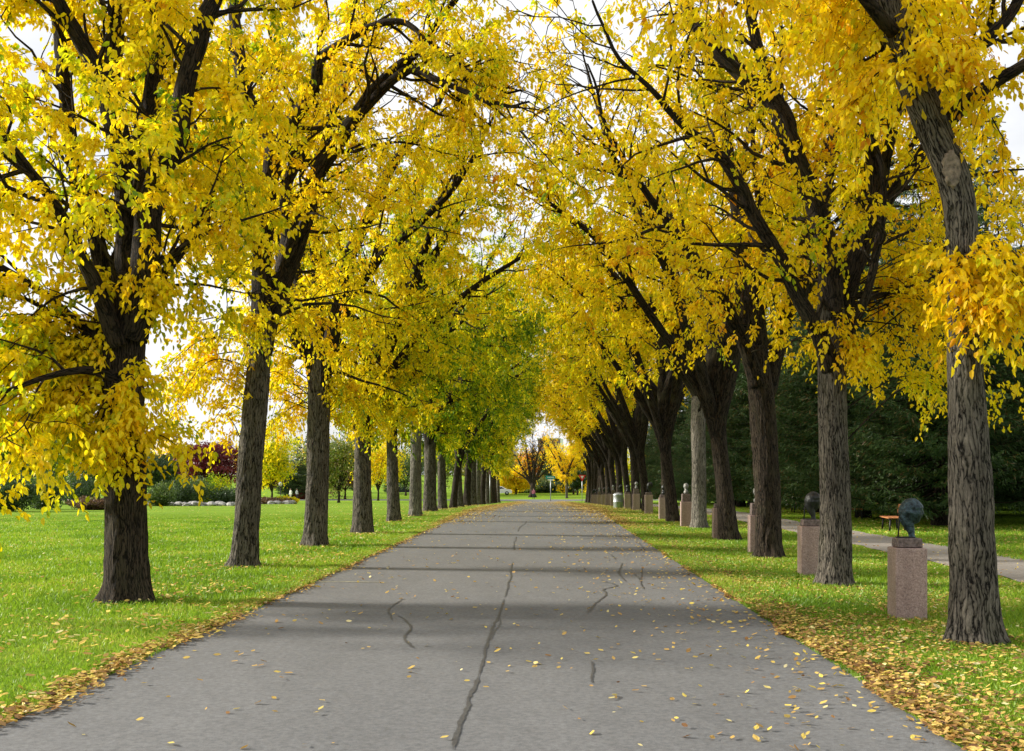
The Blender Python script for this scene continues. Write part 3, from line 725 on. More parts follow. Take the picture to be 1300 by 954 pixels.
def patchy(x, y, t, f=1.0):
    q = np.sin(x*1.9*f+1.3*np.sin(y*.8*f))+np.sin(y*1.3*f+1.7*np.sin(x*1.1*f+2))+.8*np.sin(x*5.1*f+y*3.7*f)
    return q > t+rng.normal(size=len(x))*.9
def sc2(x, y, t, *a, f=1.0):
    k_ = patchy(x, y, t, f); scatter(x[k_], y[k_], *a)
n = 13000; y = ylog(n, 5, 135); scatter(XL+wob(y, 1)+rng.normal(size=n)*.10*(1+y*.012)-.06, y, .06, .03, .45, .25)
n = 21000; y = ylog(n, 5, 135, .72); scatter(XR+wob(y, 5)+np.abs(rng.normal(size=n))*.26*(1+y*.012)-.05, y, .055, .034, .36, .25)
n = 11000; y = ylog(n, 6, 80); x = XL-.1-rng.exponential(2.2, n); sc2(x, y, .2, .07, .045, .7, .18)
n = 4500; y = ylog(n, 9, 90); x = XL-1-18*rng.random(n); sc2(x, y, -.2, .07, .045, .75, .15)
n = 60000; y = ylog(n, 5, 100, .85); x = XR+.1+4.8*rng.random(n)**1.2; sc2(x, y, -.1, .052, .03, .5, .30)
n = 4000; y = ylog(n, 10, 60); scatter(9.5+6*rng.random(n), y, .07, .045, .5)
n = 700; y = ylog(n, 6, 50); scatter(7.5+2*rng.random(n), y, .07, .02, .5)
n = 1500; y = ylog(n, 5, 60, .6); x = XL+(XR-XL)*rng.random(n); sc2(x, y, -.6, .058, .018, .58)
n = 1500; y = ylog(n, 5, 60, .6); scatter(XR-rng.exponential(.8, n).clip(0, 5), y, .058, .018, .55)
n = 9000; y = 40+95*rng.random(n)**.75; x = XL+(XR-XL)*rng.random(n); sc2(x, y, .3, .075, .018, .6, f=.7)
n = 14000; y = 36+100*rng.random(n)**.8; sg = rng.random(n) < .5; scatter(np.where(sg, XL+np.abs(rng.normal(size=n))*.7, XR-np.abs(rng.normal(size=n))*.65), y, .08, .018, .55)
tag(m.build('fallen_leaves', M['fallen'], smooth=False), 'fallen yellow and brown leaves drifted along the road edges and verges', 'leaves', kind='stuff')

# ------------------------------------------------------------------ busts on granite pedestals
def head_mesh(mb, c, s, yaw, lean=0.0, seed=0, hair=.08, long=False):
    rng = np.random.default_rng(seed); nu, nv = 40, 28
    V = []
    for i in range(nv+1):
        ph = math.pi*i/nv
        for j in range(nu):
            th = 2*math.pi*j/nu
            x = math.sin(ph)*math.cos(th); y = math.sin(ph)*math.sin(th); z = math.cos(ph)
            r = 1.0
            face = max(0, x)**2
            X = x*.98; Yy = y*.78; Z = z*1.18
            if z < 0: Yy *= 1-.38*(-z)**1.2; X *= 1-.18*(-z) if x < 0 else 1-.05*(-z)
            nose = math.exp(-((z+.12)/.2)**2-(y/.13)**2)*(x > 0)*.15; X += nose
            brow = math.exp(-((z-.16)/.09)**2-(y/.5)**2)*(x > 0)*.07; X += brow
            eye = -math.exp(-((z-.03)/.09)**2-((abs(y)-.3)/.12)**2)*(x > 0)*.10; X += eye
            mouth = math.exp(-((z+.5)/.05)**2-(y/.22)**2)*(x > 0)*.05-math.exp(-((z+.42)/.03)**2-(y/.25)**2)*(x > 0)*.03; X += mouth
            chin = math.exp(-((z+.82)/.16)**2-(y/.3)**2)*(x > 0)*.12; X += chin
            ear = math.exp(-((z+.05)/.2)**2-((x+.02)/.12)**2)*.12; Yy += math.copysign(ear, y) if abs(y) > .3 else 0
            if z > .25 or x < -.05:
                hh = hair*(1+.35*math.sin(th*9+z*7)*math.sin(z*11+th*3)); X *= 1+hh; Yy *= 1+hh*1.3; Z *= 1+hh*.6
            V.append((X, Yy, Z))
    V = np.array(V)*s
    ca, sa = math.cos(yaw), math.sin(yaw)
    V = np.stack([V[:, 0]*ca-V[:, 1]*sa, V[:, 0]*sa+V[:, 1]*ca, V[:, 2]], 1)+np.array(c)
    i, j = np.meshgrid(np.arange(nv), np.arange(nu), indexing='ij'); jn = (j+1) % nu
    mb.add(V, np.stack([i*nu+j, (i+1)*nu+j, (i+1)*nu+jn, i*nu+jn], -1).reshape(-1, 4))
GP = 'granite pedestals with bronze busts along the right verge'
def ring_tube(mb, secs):
    V = []
    for (x, y, z, rx, ry) in secs:
        for j in range(20):
            a = j/20*6.283; V.append((x+rx*math.cos(a), y+ry*math.sin(a), z))
    n = len(secs); fc = [(i*20+j, i*20+(j+1) % 20, (i+1)*20+(j+1) % 20, (i+1)*20+j) for i in range(n-1) for j in range(20)]
    mb.add(V, fc)
def monument(loc, kind, bm, hs, label, yaw=.0, blk=.11):
    root = empty('bust_monument', loc, R(-3)); tag(root, label, 'monument', GP)
    p = MB(); p.box((0, 0, .42), (.365, .365, .86), bev=.008); p.build('pedestal', M['granite'], root, smooth=False)
    st = MB(); st.box((0, 0, .854+blk/2), (.29, .29, blk), bev=.012, taper=.96); st.build('stone_block', M['roughstone'], root, smooth=False)
    z = .854+blk; bu = MB()
    if kind == 'mask':       # a head leaning out over a narrow curved neck with a prop
        head_mesh(bu, (.05, 0, z+.31), .128, -.25, seed=1, hair=.16)
        ring_tube(bu, [(.02,.0,z+.27,.11,.085),(.0,0,z+.22,.095,.07),(.005,0,z+.17,.075,.055),(.03,0,z+.11,.058,.045),(.05,0,z+.06,.040,.035),(.055,0,z+.02,.036,.032),(.055,0,z+.0,.05,.04)])
        bo = bu.build('bust', M[bm], root)
        s_ = MB(); s_.tube([(-.105,.0,z+.0),(-.09,0,z+.27)], .009, 8); s_.box((-.02, 0, z+.007), (.2, .12, .014)); s_.build('support_rod', M['iron'], bo)
    else:
        head_mesh(bu, (0, 0, z+.31*hs), .115*hs, yaw, seed=2, hair=.06)
        ring_tube(bu, [(0,0,z+.22*hs,.05*hs,.05*hs),(0,0,z+.17*hs,.055*hs,.06*hs),(0,0,z+.13*hs,.075*hs,.12*hs),(0,0,z+.09*hs,.10*hs,.17*hs),(0,0,z+.04*hs,.095*hs,.16*hs),(0,0,z,.06*hs,.08*hs),(0,0,z,.001,.001)])
        bu.build('bust', M[bm], root)
    return root
pm1 = monument((4.33, 12.25, 0), 'mask', 'bronze', 1, 'nearest granite pedestal, beside the big trunk, with a leaning blue-green bronze head')
pm2 = monument((4.53, 17.5, 0), 'mask', 'darkbronze', 1, 'second granite pedestal from the viewer, black bronze head half behind a trunk')
pm3 = monument((4.64, 22.4, 0), 'bust', 'palebronze', .8, 'third granite pedestal from the viewer, tall stone block under a small pale bust', yaw=2.5, blk=.26)
pm4 = monument((4.70, 27.6, 0), 'bust', 'darkbronze', .9, 'fourth granite pedestal from the viewer, small dark bust', yaw=2.2)
for i, y in enumerate([34.3, 41, 47, 53, 59, 65, 71, 77, 83, 89, 95, 101]):
    src = (pm3, pm4, pm2)[i % 3]
    lab = '%s granite pedestal from the viewer in the row, %s' % (ORD[i+4], ('small pale bust on a tall block', 'small dark bust', 'black bronze head on a rod')[i % 3])
    o = copy_thing(src, (4.72+.02*(i % 3), y, ground(y)), R(-3), 1.0, lab, GP)
    for c in list(bpy.data.objects):
        pass

# ------------------------------------------------------------------ benches
def bench(loc, rz, label):
    root = empty('park_bench', loc, rz); tag(root, label, 'bench', 'wooden benches beside the footpath')
    # length along y, sitter faces -x
    s_ = MB()
    for k_ in range(4): s_.box((-.24+k_*.135, 0, .43), (.115, 1.5, .04), bev=.006)
    s_.build('seat', M['wood'], root, smooth=False)
    s_ = MB()
    for k_ in range(2): s_.box((.27+.03*k_, 0, .60+k_*.16), (.035, 1.5, .13), bev=.006)
    s_.build('backrest', M['wood'], root, smooth=False)
    for yy in (-.6, .6):
        for xx in (-.2, .2):
            l = MB(); l.tube([(xx*1.15, yy, 0), (xx, yy, .41)], .028, 8); l.build('leg', M['iron'], root)
        l = MB(); l.box((-.02, yy, .395), (.5, .045, .03)); l.tube([(.22, yy, .4), (.33, yy, .84)], .02, 8); l.build('back_frame', M['iron'], root)
    return root
b1 = bench((10.82, 31.8, 0), R(-8), 'nearest orange wooden bench, beyond the footpath and partly behind the nearest bust')
for (x, y, l) in ((12.2, 40.5, 'second orange wooden bench, behind the second trunk of the right row'), (12.1, 49, 'third orange wooden bench, left of the second trunk of the right row'),
                  (13.3, 66, 'farthest wooden bench, dim under the spruces')):
    copy_thing(b1, (x, y, ground(y)), R(-8), 1, l)

# ------------------------------------------------------------------ spruces
def spruce(seed, H, Rr, name='spruce_tree', nb=34):
    rng = np.random.default_rng(seed); root = empty(name, (0, 0, 0)); tag(root, 'spruce', 'tree')
    t = MB(); t.tube([[0,0,0],[.02,0,1],[0,0,H*.5],[0,0,H]], [.26,.21,.14,.02], 14, disp=bark_disp(rng, .06, .4)); t.build('trunk', M['darkbark'], root)
    br = MB(); P = []; A = []; hu = []
    z = 1.2
    while z < H-.2:
        f = (z-1.2)/(H-1.2); rad = Rr*(1-f)**.85*(.85+.3*rng.random())
        if z < 2.2: rad *= .8
        n = max(5, int(11*(1-f)+4))
        for q in range(n):
            a = rng.random()*6.28; L = rad*(.7+.45*rng.random())+.15
            m_ = 7; u = np.linspace(0, 1, m_)
            drop = (.30-.25*f)*L
            pts = np.stack([np.cos(a)*L*u, np.sin(a)*L*u, z+rng.normal()*.12-drop*u*(1.5-.9*u**1.5)+.12*L*u**3], 1)
            br.tube(pts, np.linspace(.03*(1-f)+.01, .004, m_), 4, cap=False)
            # needle sprays hang to the sides
            ns = int(34*L/2+10); uu = .12+.88*rng.random(ns)**.75
            c = np.stack([np.interp(uu, u, pts[:, i]) for i in range(3)], 1)
            side = np.array([-math.sin(a), math.cos(a), 0]); sg = rng.choice([-1, 1], ns)[:, None]
            ln = (.30+.35*(1-uu))[:, None]*L*.30+.12
            dirv = side*sg+np.array([math.cos(a), math.sin(a), 0])*.7+np.array([0, 0, -.28])+rng.normal(size=(ns, 3))*.15
            for w in (0.0, .2, .4, .6, .8, 1.0):
                P.append(c+nrm(dirv)*ln*w); A.append(dirv+rng.normal(size=dirv.shape)*.55+np.array([0,0,-.35])); hu.append(np.clip(.45+rng.normal(size=ns)*.18+.25*uu, 0, 1))
        z += .27*(1+.2*rng.normal())
    P = np.vstack(P); A = np.vstack(A); hu = np.concatenate(hu)
    fo = MB()
    ax = nrm(A); n = len(P)
    up = nrm(rng.normal(size=(n, 3))*.7+np.array([0, 0, 1.])); sd = nrm(np.cross(ax, up)); L = (.11+.12*rng.random(n))[:, None]; W_ = (.011+.010*rng.random(n))[:, None]
    V = np.stack([P-sd*W_*.5, P+ax*L*.5-sd*W_, P+ax*L, P+ax*L*.5+sd*W_], 1)
    fo.add(V.reshape(-1, 3), np.arange(n*4).reshape(-1, 4), att=np.repeat(hu, 4))
    br.build('branches', M['darkbark'], root); c = fo.build('crown', M['spruce'], root); c['hue_shift'] = 0.0
    return root
sp = [spruce(51, 15, 3.6), spruce(52, 17, 3.9), spruce(53, 13, 3.3)]
spos = []
r = random.Random(9)
for row, (x, y0, y1, st) in enumerate(((13.6, 35.3, 125, 6.6), (19.3, 31, 125, 6.4), (25.5, 38, 125, 7), (32.5, 42, 120, 8.5))):
    y = y0; i = 0
    while y < y1:
        spos.append((row, i, x+r.uniform(-.6, .6), y+r.uniform(-.6, .6))); y += st; i += 1
rown = ['front row of spruces beside the footpath', 'second row of spruces', 'third row of spruces', 'rearmost row of spruces']
for q, (row, i, x, y) in enumerate(spos):
    lab = 'dark spruce, %s in the %s' % (ORD[i], rown[row]); s_ = r.uniform(.88, 1.12); rz = r.uniform(0, 6.28)
    k_ = q % 3
    if q < 3: o = sp[q]; o.location = (x, y, float(ground(y))); o.rotation_euler = (0, 0, rz); o.scale = (s_,)*3; o['label'] = lab; o['group'] = 'spruces right of the footpath'
    else:
        o = copy_thing(sp[k_], (x, y, ground(y)), rz, s_, lab, 'spruces right of the footpath')

# ------------------------------------------------------------------ background trees and shrubs
def round_tree(seed, H, Rr, mat, leaf=.2, nleaf=9000, hueb=.5, h0=1.6, label='', group=None, name='shade_tree', cat='tree', loc=(0,0,0), bare=1.0, trunk_r=.16, oval=1.0, barkm='darkbark'):
    rng = np.random.default_rng(seed); root = empty(name, loc); tag(root, label, cat, group)
    t = MB(); t.tube(catmull([[0,0,0,trunk_r],[.03,0,h0*.5,trunk_r*.9],[.05,0,h0,trunk_r*.8],[.05,0,h0*1.2,trunk_r*.6]], .2)[:, :3], np.linspace(trunk_r*1.1, trunk_r*.6, len(catmull([[0,0,0,trunk_r],[.03,0,h0*.5,trunk_r*.9],[.05,0,h0,trunk_r*.8],[.05,0,h0*1.2,trunk_r*.6]], .2))), 12, disp=bark_disp(rng, .06, .4))
    t.build('trunk', M[barkm], root)
    br = MB(); cl = []
    nb = 10
    for q in range(nb):
        a = q/nb*6.28+rng.normal()*.2; e = .25+.9*rng.random()
        Lr = 1.0
        tgt = np.array([math.cos(a)*Rr*math.cos(e)*.9, math.sin(a)*Rr*math.cos(e)*.9, h0+(H-h0)*(.35+.6*math.sin(e))])
        p0 = np.array([.05, 0, h0*(.8+.3*rng.random())]); mid = p0*.5+tgt*.5+np.array([0, 0, .08*H])*0+rng.normal(size=3)*.12*Rr
        pts = catmull([list(p0), list(mid), list(tgt)], .3); br.tube(pts, np.linspace(trunk_r*.5, .015, len(pts)), 6, cap=False)
        for w in range(9):
            k_ = rng.integers(len(pts)//3, len(pts)); bp, bd = wander(rng, pts[k_], rng.normal(size=3)+np.array([0, 0, .4]), Rr*(.25+.35*rng.random()), 5, .03, .2)
            br.tube(bp, np.linspace(.02, .005, 6), 3, cap=False)
            cl += [bp[3], bp[5]]
            for _ in range(2):
                cp, _d = wander(rng, bp[rng.integers(2, 6)], bd+rng.normal(size=3)*.8, Rr*.22, 4, 0, .2); br.tube(cp, np.linspace(.009, .003, 5), 3, cap=False); cl.append(cp[-1])
    br.build('branches', M[barkm], root)
    cl = np.array(cl); n = int(nleaf*bare)
    if n:
        c = cl[rng.integers(0, len(cl), n)]+rng.normal(size=(n, 3))*np.array([1, 1, .7])*Rr*.10
        chue = rng.normal(size=len(cl))
        ax = rng.normal(size=(n, 3))+np.array([0, 0, -.6])
        fo = MB(); leaves_mesh(fo, c, ax, rng, leaf, leaf*.6, np.clip(hueb+rng.normal(size=n)*.13, 0, 1)); o = fo.build('crown', M[mat], root); o['hue_shift'] = 0.0
    return root
def shrub(seed, w, h, mat, hueb, loc, label, n=5000, leaf=.09, group='shrubs in the garden bed on the left', name='shrub'):
    rng = np.random.default_rng(seed); root = empty(name, loc); tag(root, label, 'shrub', group)
    st = MB(); P = []
    for q in range(26):
        a = rng.random()*6.28; r_ = w/2*rng.random()**.5; tip = np.array([math.cos(a)*r_, math.sin(a)*r_, h*(.95-.45*(r_/(w/2))**2)*(.8+.3*rng.random())])
        pts = catmull([[tip[0]*.2, tip[1]*.2, 0], list(tip*np.array([.6, .6, .5])), list(tip)], .2); st.tube(pts, np.linspace(.02, .005, len(pts)), 4, cap=False)
        u = rng.random(n//26)**.6; ii = (u*(len(pts)-1)).astype(int); P.append(pts[ii]+rng.normal(size=(len(u), 3))*np.array([w*.07, w*.07, h*.09]))
    st.build('stems', M['darkbark'], root)
    P = np.vstack(P); P[:, 2] = np.abs(P[:, 2]-.05)+.05
    ax = rng.normal(size=P.shape)+np.array([0, 0, .5])
    fo = MB(); leaves_mesh(fo, P, ax, rng, leaf, leaf*.5, np.clip(hueb+rng.normal(size=len(P))*.15, 0, 1)); o = fo.build('crown', M[mat], root); o['hue_shift'] = 0.0
    return root
def onground(px, Y): return ((px-VX)/F*Y, Y, float(ground(Y)))
GS = 'shrubs in the garden bed on the left'
for i, (px, Y, w, h, mt, hb, lab) in enumerate([
    (5, 50, 3.2, 2.0, 'greenleaf', .2, 'dark green shrub at the left edge of the lawn'),
    (55, 56, 3.4, 2.3, 'greenleaf', .35, 'tall green shrub left of the nearest trunk'),
    (118, 54, 2.6, .8, 'brownleaf', .5, 'low reddish brown shrub left of the nearest trunk'),
    (95, 72, 4.2, 2.6, 'greenleaf', .1, 'dark rounded shrub far behind the nearest trunk'),
    (205, 72, 2.6, 1.7, 'greenleaf', .55, 'light green shrub just right of the nearest trunk'),
    (228, 78, 3.0, 2.1, 'greenleaf', .12, 'dark green shrub below the burgundy tree'),
    (250, 80, 3.2, 2.5, 'greenleaf', .45, 'feathery green shrub below the burgundy tree'),
    (272, 84, 3.4, 2.6, 'leaf', .12, 'yellow-green shrub beside the second trunk'),
    (292, 80, 3.4, 1.6, 'greenleaf', .2, 'low dark shrub touching the second trunk'),
    (345, 95, 4.0, .7, 'brownleaf', .7, 'low rusty shrub between the second and third trunks'),
    (362, 96, 2.4, .8, 'leaf', .4, 'low yellow shrub between the second and third trunks'),
    (385, 150, 3, 1.3, 'redleaf', .9, 'small bright red shrub far across the lawn')]):
    shrub(100+i, w, h, mt, hb, onground(px, Y), lab, n=5200, leaf=.13 if Y < 90 else .18)
# rock edging of the bed
m = MB(); rg = np.random.default_rng(3)
rocks = [(x, 74+rg.normal()*.5) for x in np.arange(190, 300, 3.4)]+[(x, 94+rg.normal()*.4) for x in np.arange(335, 375, 3)]
for q, (px, Y) in enumerate(rocks):
    x, y, z = onground(px, Y); m = MB(); s_ = .16+.14*rg.random()
    V = []; nu, nv = 9, 6
    for i in range(nv+1):
        for j in range(nu):
            ph = math.pi*i/nv; th = 6.283*j/nu; k_ = 1+.22*rg.normal()*.6*(0 < i < nv)
            V.append((s_*1.5*math.sin(ph)*math.cos(th)*k_, s_*math.sin(ph)*math.sin(th)*k_, s_*.8*math.cos(ph)+s_*.4))
    i, j = np.meshgrid(np.arange(nv), np.arange(nu), indexing='ij'); jn = (j+1) % nu
    m.add(V, np.stack([i*nu+j, (i+1)*nu+j, (i+1)*nu+jn, i*nu+jn], -1).reshape(-1, 4))
    o = m.build('edging_rock', M['rock'], smooth=False); o.location = (x, y, z); o.rotation_euler = (0, 0, rg.random()*6)
    tag(o, 'pale grey rock in the edging of the garden bed on the left' if Y < 85 else 'pale grey rock in the low edging between the second and third trunks', 'rock', 'rocks edging the near garden bed' if Y < 85 else 'rocks edging the farther garden bed')

GB = 'background trees across the left lawn'; GF = 'background trees beyond the cross road'
round_tree(201, 6.2, 2.9, 'redleaf', .24, 11000, .5, 1.0, 'burgundy leaved tree behind the shrubs, left of the second trunk', GB, loc=onground(268, 98))
bg = [ # px, Y, H, R, mat, hue, label
 (20, 88, 7.5, 4.2, 'greenleaf', .55, 'olive green tree at the far left behind the shrubs'),
 (75, 100, 7.5, 4.0, 'leaf', .2, 'yellow-green tree left of the nearest trunk'),
 (125, 112, 7, 3.8, 'greenleaf', .4, 'dull green tree directly behind the nearest trunk'),
 (200, 120, 5, 3.2, 'greenleaf', .2, 'small dark green tree right of the nearest trunk'),
 (345, 128, 9.5, 4.2, 'leaf', .34, 'yellow-green tree between the second and third trunks'),
 (330, 150, 6, 3.5, 'redleaf', .7, 'small reddish tree right of the second trunk'),
 (430, 118, 9.0, 4.2, 'greenleaf', .85, 'olive tree between the third and fourth trunks'),
 (438, 150, 7, 4.5, 'brownleaf', .9, 'rust coloured tree between the third and fourth trunks'),
 (480, 140, 8.5, 4.3, 'leaf', .45, 'yellow tree between the fourth and fifth trunks'),
 (515, 165, 8, 4.2, 'greenleaf', .5, 'green tree between the fifth and sixth trunks'),
 (560, 170, 8, 4.2, 'greenleaf', .8, 'dull green tree seen between the distant left trunks')]
for i, (px, Y, H, Rr, mt, hb, lab) in enumerate(bg):
    round_tree(210+i, H, Rr, mt, .26, 8500, hb, 1.4, lab, GB, loc=onground(px, Y))
for i, (px, Y, sc, lab) in enumerate([(378, 150, .62, 'dark spruce across the lawn between the second and third trunks'), (392, 160, .6, 'dark spruce across the lawn directly behind the third trunk'), (362, 165, .55, 'farther dark spruce across the lawn right of the second trunk'), (498, 175, .5, 'dark spruce far behind the fifth trunk'), (455, 180, .6, 'dark spruce far behind the fourth trunk')]):
    copy_thing(sp[i % 3], onground(px, Y), i*1.3, sc, lab, 'spruces across the left lawn')
# far hedgerow to close the horizon on the left and beyond the cross road
far = [
 (640, 185, 5.0, 3.6, 'greenleaf', .95, 'bronze rounded tree left of the bare tree'), (655, 172, 3.6, 2.8, 'leaf', .55, 'low golden brown tree left of the bare tree'),
 (600, 190, 8, 4.5, 'greenleaf', .9, 'olive tree behind the last left trunks'),
 (690, 205, 6.5, 4.2, 'leaf', 1.0, 'dark rust tree behind the bare tree'), (668, 215, 6.8, 4.2, 'leaf', .9, 'brown-orange tree behind the bare tree'), (706, 200, 7.5, 4.0, 'greenleaf', .6, 'green tree behind the street name sign'),
 (728, 172, 9.5, 4.6, 'leaf', .58, 'bright golden tree behind the yield sign'), (752, 182, 9, 4.6, 'leaf', .5, 'yellow tree behind the last right trunks'),
 (712, 190, 4.4, 3.4, 'greenleaf', .2, 'dark green rounded tree below the golden tree'), (733, 168, 4.2, 1.7, 'greenleaf', .05, 'narrow dark evergreen beside the yield sign'),
 (780, 180, 8.5, 4.6, 'leaf', .35, 'yellow-green tree behind the right row')]
for i, (px, Y, H, Rr, mt, hb, lab) in enumerate(far):
    round_tree(240+i, H, Rr, mt, .3, 8500, hb, 1.2, lab, GF, loc=onground(px, Y))
for i, (px, Y, w, h, mt, hb, lab) in enumerate([(665, 178, 6, 2.2, 'greenleaf', .6, 'green bush left of the street name sign'), (683, 182, 6, 2.8, 'greenleaf', .7, 'bright green bush right of the bare tree'), (697, 180, 5, 2.2, 'greenleaf', .1, 'dark bush behind the street name sign'), (645, 180, 6, 1.8, 'greenleaf', .1, 'dark bush behind the last left trunk'), (720, 184, 6, 2.4, 'greenleaf', .3, 'dark green bush behind the golden tree'), (628, 184, 7, 2.2, 'greenleaf', .4, 'green bush seen between the last left trunks'), (755, 186, 7, 2.4, 'greenleaf', .3, 'green bush right of the yield sign')]):
    shrub(130+i, w, h, mt, hb, onground(px, Y), lab, n=5200, leaf=.22, group='bushes beyond the cross road')
# line of far trees along the whole horizon: copies, tiny in the picture
fp = [round_tree(270, 8, 4.6, 'greenleaf', .34, 7000, .4, 1.4, '', None, loc=onground(40, 235)), round_tree(271, 9, 4.6, 'leaf', .34, 7000, .6, 1.4, '', None, loc=onground(90, 240))]
lf = 'hazy %s tree of the far tree line, %s from the left edge'
fp[0]['label'] = lf % ('green', 'first'); fp[1]['label'] = lf % ('yellow', 'second'); fp[0]['group'] = fp[1]['group'] = 'far tree line on the horizon'
pxs = [150, 210, 262, 310, 350, 400, 450, 500, 550, 600, 640, 820, 880, 940, 1000, 1060, 1120, 1180, 1240, 1290]
for i, px in enumerate(pxs):
    Y = 245+((i*37) % 30); s_ = .8+((i*13) % 7)*.05
    copy_thing(fp[i % 2], onground(px, Y), i*1.1, s_, lf % (('green', 'yellow')[i % 2], (ORD+['twenty-fifth'])[i+2]), 'far tree line on the horizon')

# the bare tree at the end of the avenue and the single tall one beside it
Y = 158; b = np.array(onground(676, Y)); rng = np.random.default_rng(61)
root = empty('bare_tree', b); root.scale = (1.3, 1.3, 1.15); tag(root, 'nearly leafless spreading tree beyond the end of the road', 'tree')
t = MB(); t.tube([[0,0,-.05],[0,0,.5],[.02,0,1.2],[.02,0,1.9]], [.46,.36,.34,.3], 20, disp=bark_disp(rng, .06, .3)); t.build('trunk', M['darkbark'], root)
br = MB(); tipsP = []; tipsD = []
for (dx, dy, hh, r0) in ((-2.8,0,6.2,.2),(-1.2,.6,8.6,.24),(.9,-.4,8.0,.2),(2.6,.3,7.4,.24),(-4.2,-.5,4.6,.15),(3.9,.5,5.2,.13),(0,1.4,8.5,.18),(.4,-1.6,7.0,.15)):
    C = catmull([[0,0,1.3],[dx*.15,dy*.15,2.4],[dx*.5,dy*.5,1.5+hh*.45],[dx*.8+rng.normal()*.2,dy*.8,1+hh*.75],[dx,dy,hh]], .2)
    br.tube(C, np.linspace(r0, .03, len(C)), 10)
    for q in range(16):
        k_ = rng.integers(len(C)//4, len(C)); bp, bd = wander(rng, C[k_], rng.normal(size=3)+np.array([0,0,.9]), 1.2+rng.random()*1.3, 6, .05, .18); br.tube(bp, np.linspace(.045, .012, 7), 4, cap=False)
        for w in range(5):
            cp, cd = wander(rng, bp[rng.integers(1, 7)], bd+rng.normal(size=3)*.7, .5+.7*rng.random(), 4, .05, .2); br.tube(cp, np.linspace(.02, .008, 5), 3, cap=False); tipsP.append(cp[-1]); tipsD.append(cd)
br.build('branches', M['darkbark'], root)
fo = MB(); tp = np.array(tipsP); i = rng.integers(0, len(tp), 500); pp = tp[i]+rng.normal(size=(500, 3))*.22
leaves_mesh(fo, pp, rng.normal(size=(500, 3)), rng, .2, .12, np.clip(.8+rng.normal(size=500)*.08, 0, 1)); c = fo.build('crown', M['leaf'], root); c['hue_shift'] = 0.0
put(2, onground(719.5, 154), 1.0, .78, 'slim lone tree beyond the cross road, right of the street name sign', 'trees beyond the cross road', .12)

# ------------------------------------------------------------------ signs, lamp, bin
def g(px, Y): return onground(px, Y)
root = empty('street_name_sign', g(699, 136)); tag(root, 'green street name sign on a thin pole at the end of the road', 'street sign')
m = MB(); m.tube([(0,0,0),(0,0,3.25)], .05, 10); m.build('pole', M['galv'], root)
m = MB(); m.box((0, -.06, 3.17), (1.25, .03, .42), bev=.01); bl_ = m.build('name_blade', M['signgreen'], root, smooth=False)
m = MB(); 
for q, w in enumerate((.1,.16,.09,.2,.12)): m.box((-.38+q*.19, -.079, 3.18), (w, .006, .13 if q != 2 else .2))
m.build('emblem', M['white'], bl_, smooth=False)
m = MB(); m.box((0, -.06, 2.84), (.72, .03, .16), bev=.006); m.build('lower_plate', M['white'], root, smooth=False)
root = empty('yield_sign', g(739, 133)); tag(root, 'red and white triangular yield sign on a thin pole by the last right trunks', 'traffic sign')
m = MB(); m.tube([(0,0,0),(0,0,3.3)], .045, 10); m.build('pole', M['galv'], root)
def tri(mb, s_, y, th, zc):
    v = [(-s_, y, zc+s_*.58), (s_, y, zc+s_*.58), (0, y, zc-s_*1.15), (-s_, y+th, zc+s_*.58), (s_, y+th, zc+s_*.58), (0, y+th, zc-s_*1.15)]
    n0 = mb.n; mb.add(v, [(0, 3, 4, 1), (1, 4, 5, 2), (2, 5, 3, 0)])
    for c_ in ((0, 1, 2), (5, 4, 3)): mb.loops.append(np.array(c_, np.int32)+n0); mb.sizes.append(np.array([3], np.int32)); mb.mats.append(np.array([0], np.int32))
m = MB(); tri(m, .5, -.075, .02, 3.2); pl = m.build('sign_plate', M['red'], root, smooth=False)
m = MB(); tri(m, .22, -.085, .006, 3.24); m.build('white_centre', M['white'], pl, smooth=False)
root = empty('sign_post', g(622, 88)); tag(root, 'small grey-backed sign on a pole beside the distant left trunks', 'signpost')
m = MB(); m.tube([(0,0,0),(0,0,2.75)], .035, 8); m.build('pole', M['galv'], root)
m = MB(); m.box((0, -.05, 2.75), (.24, .02, .32), bev=.005); m.build('sign_plate', simple('dull_red_plate', (.22,.12,.11), .6), root, smooth=False)
root = empty('garden_lamp', g(356, 146)); tag(root, 'short black lamp post with a white globe across the left lawn', 'lamp post')
m = MB(); m.tube([(0,0,0),(0,0,.3),(0,0,.31),(0,0,2.0)], [.12,.1,.06,.05], 10); m.build('post', M['iron'], root)
m = MB(); ring_tube(m, [(0,0,1.98,.08,.08),(0,0,2.05,.2,.2),(0,0,2.25,.26,.26),(0,0,2.42,.22,.22),(0,0,2.52,.08,.08),(0,0,2.53,.001,.001)]); m.build('globe', M['white'], root)
root = empty('litter_bin', (4.35, 61, float(ground(61)))); tag(root, 'grey galvanised litter bin among the distant pedestals', 'bin')
m = MB(); ring_tube(m, [(0,0,0,.25,.25),(0,0,.03,.27,.27),(0,0,.35,.28,.28),(0,0,.37,.295,.295),(0,0,.39,.285,.285),(0,0,.76,.29,.29),(0,0,.78,.30,.30)]); m.build('drum', M['galv'], root)
m = MB(); ring_tube(m, [(0,0,.775,.31,.31),(0,0,.80,.31,.31),(0,0,.88,.22,.22),(0,0,.92,.05,.05),(0,0,.93,.001,.001)]); m.build('lid', M['galv'], root)

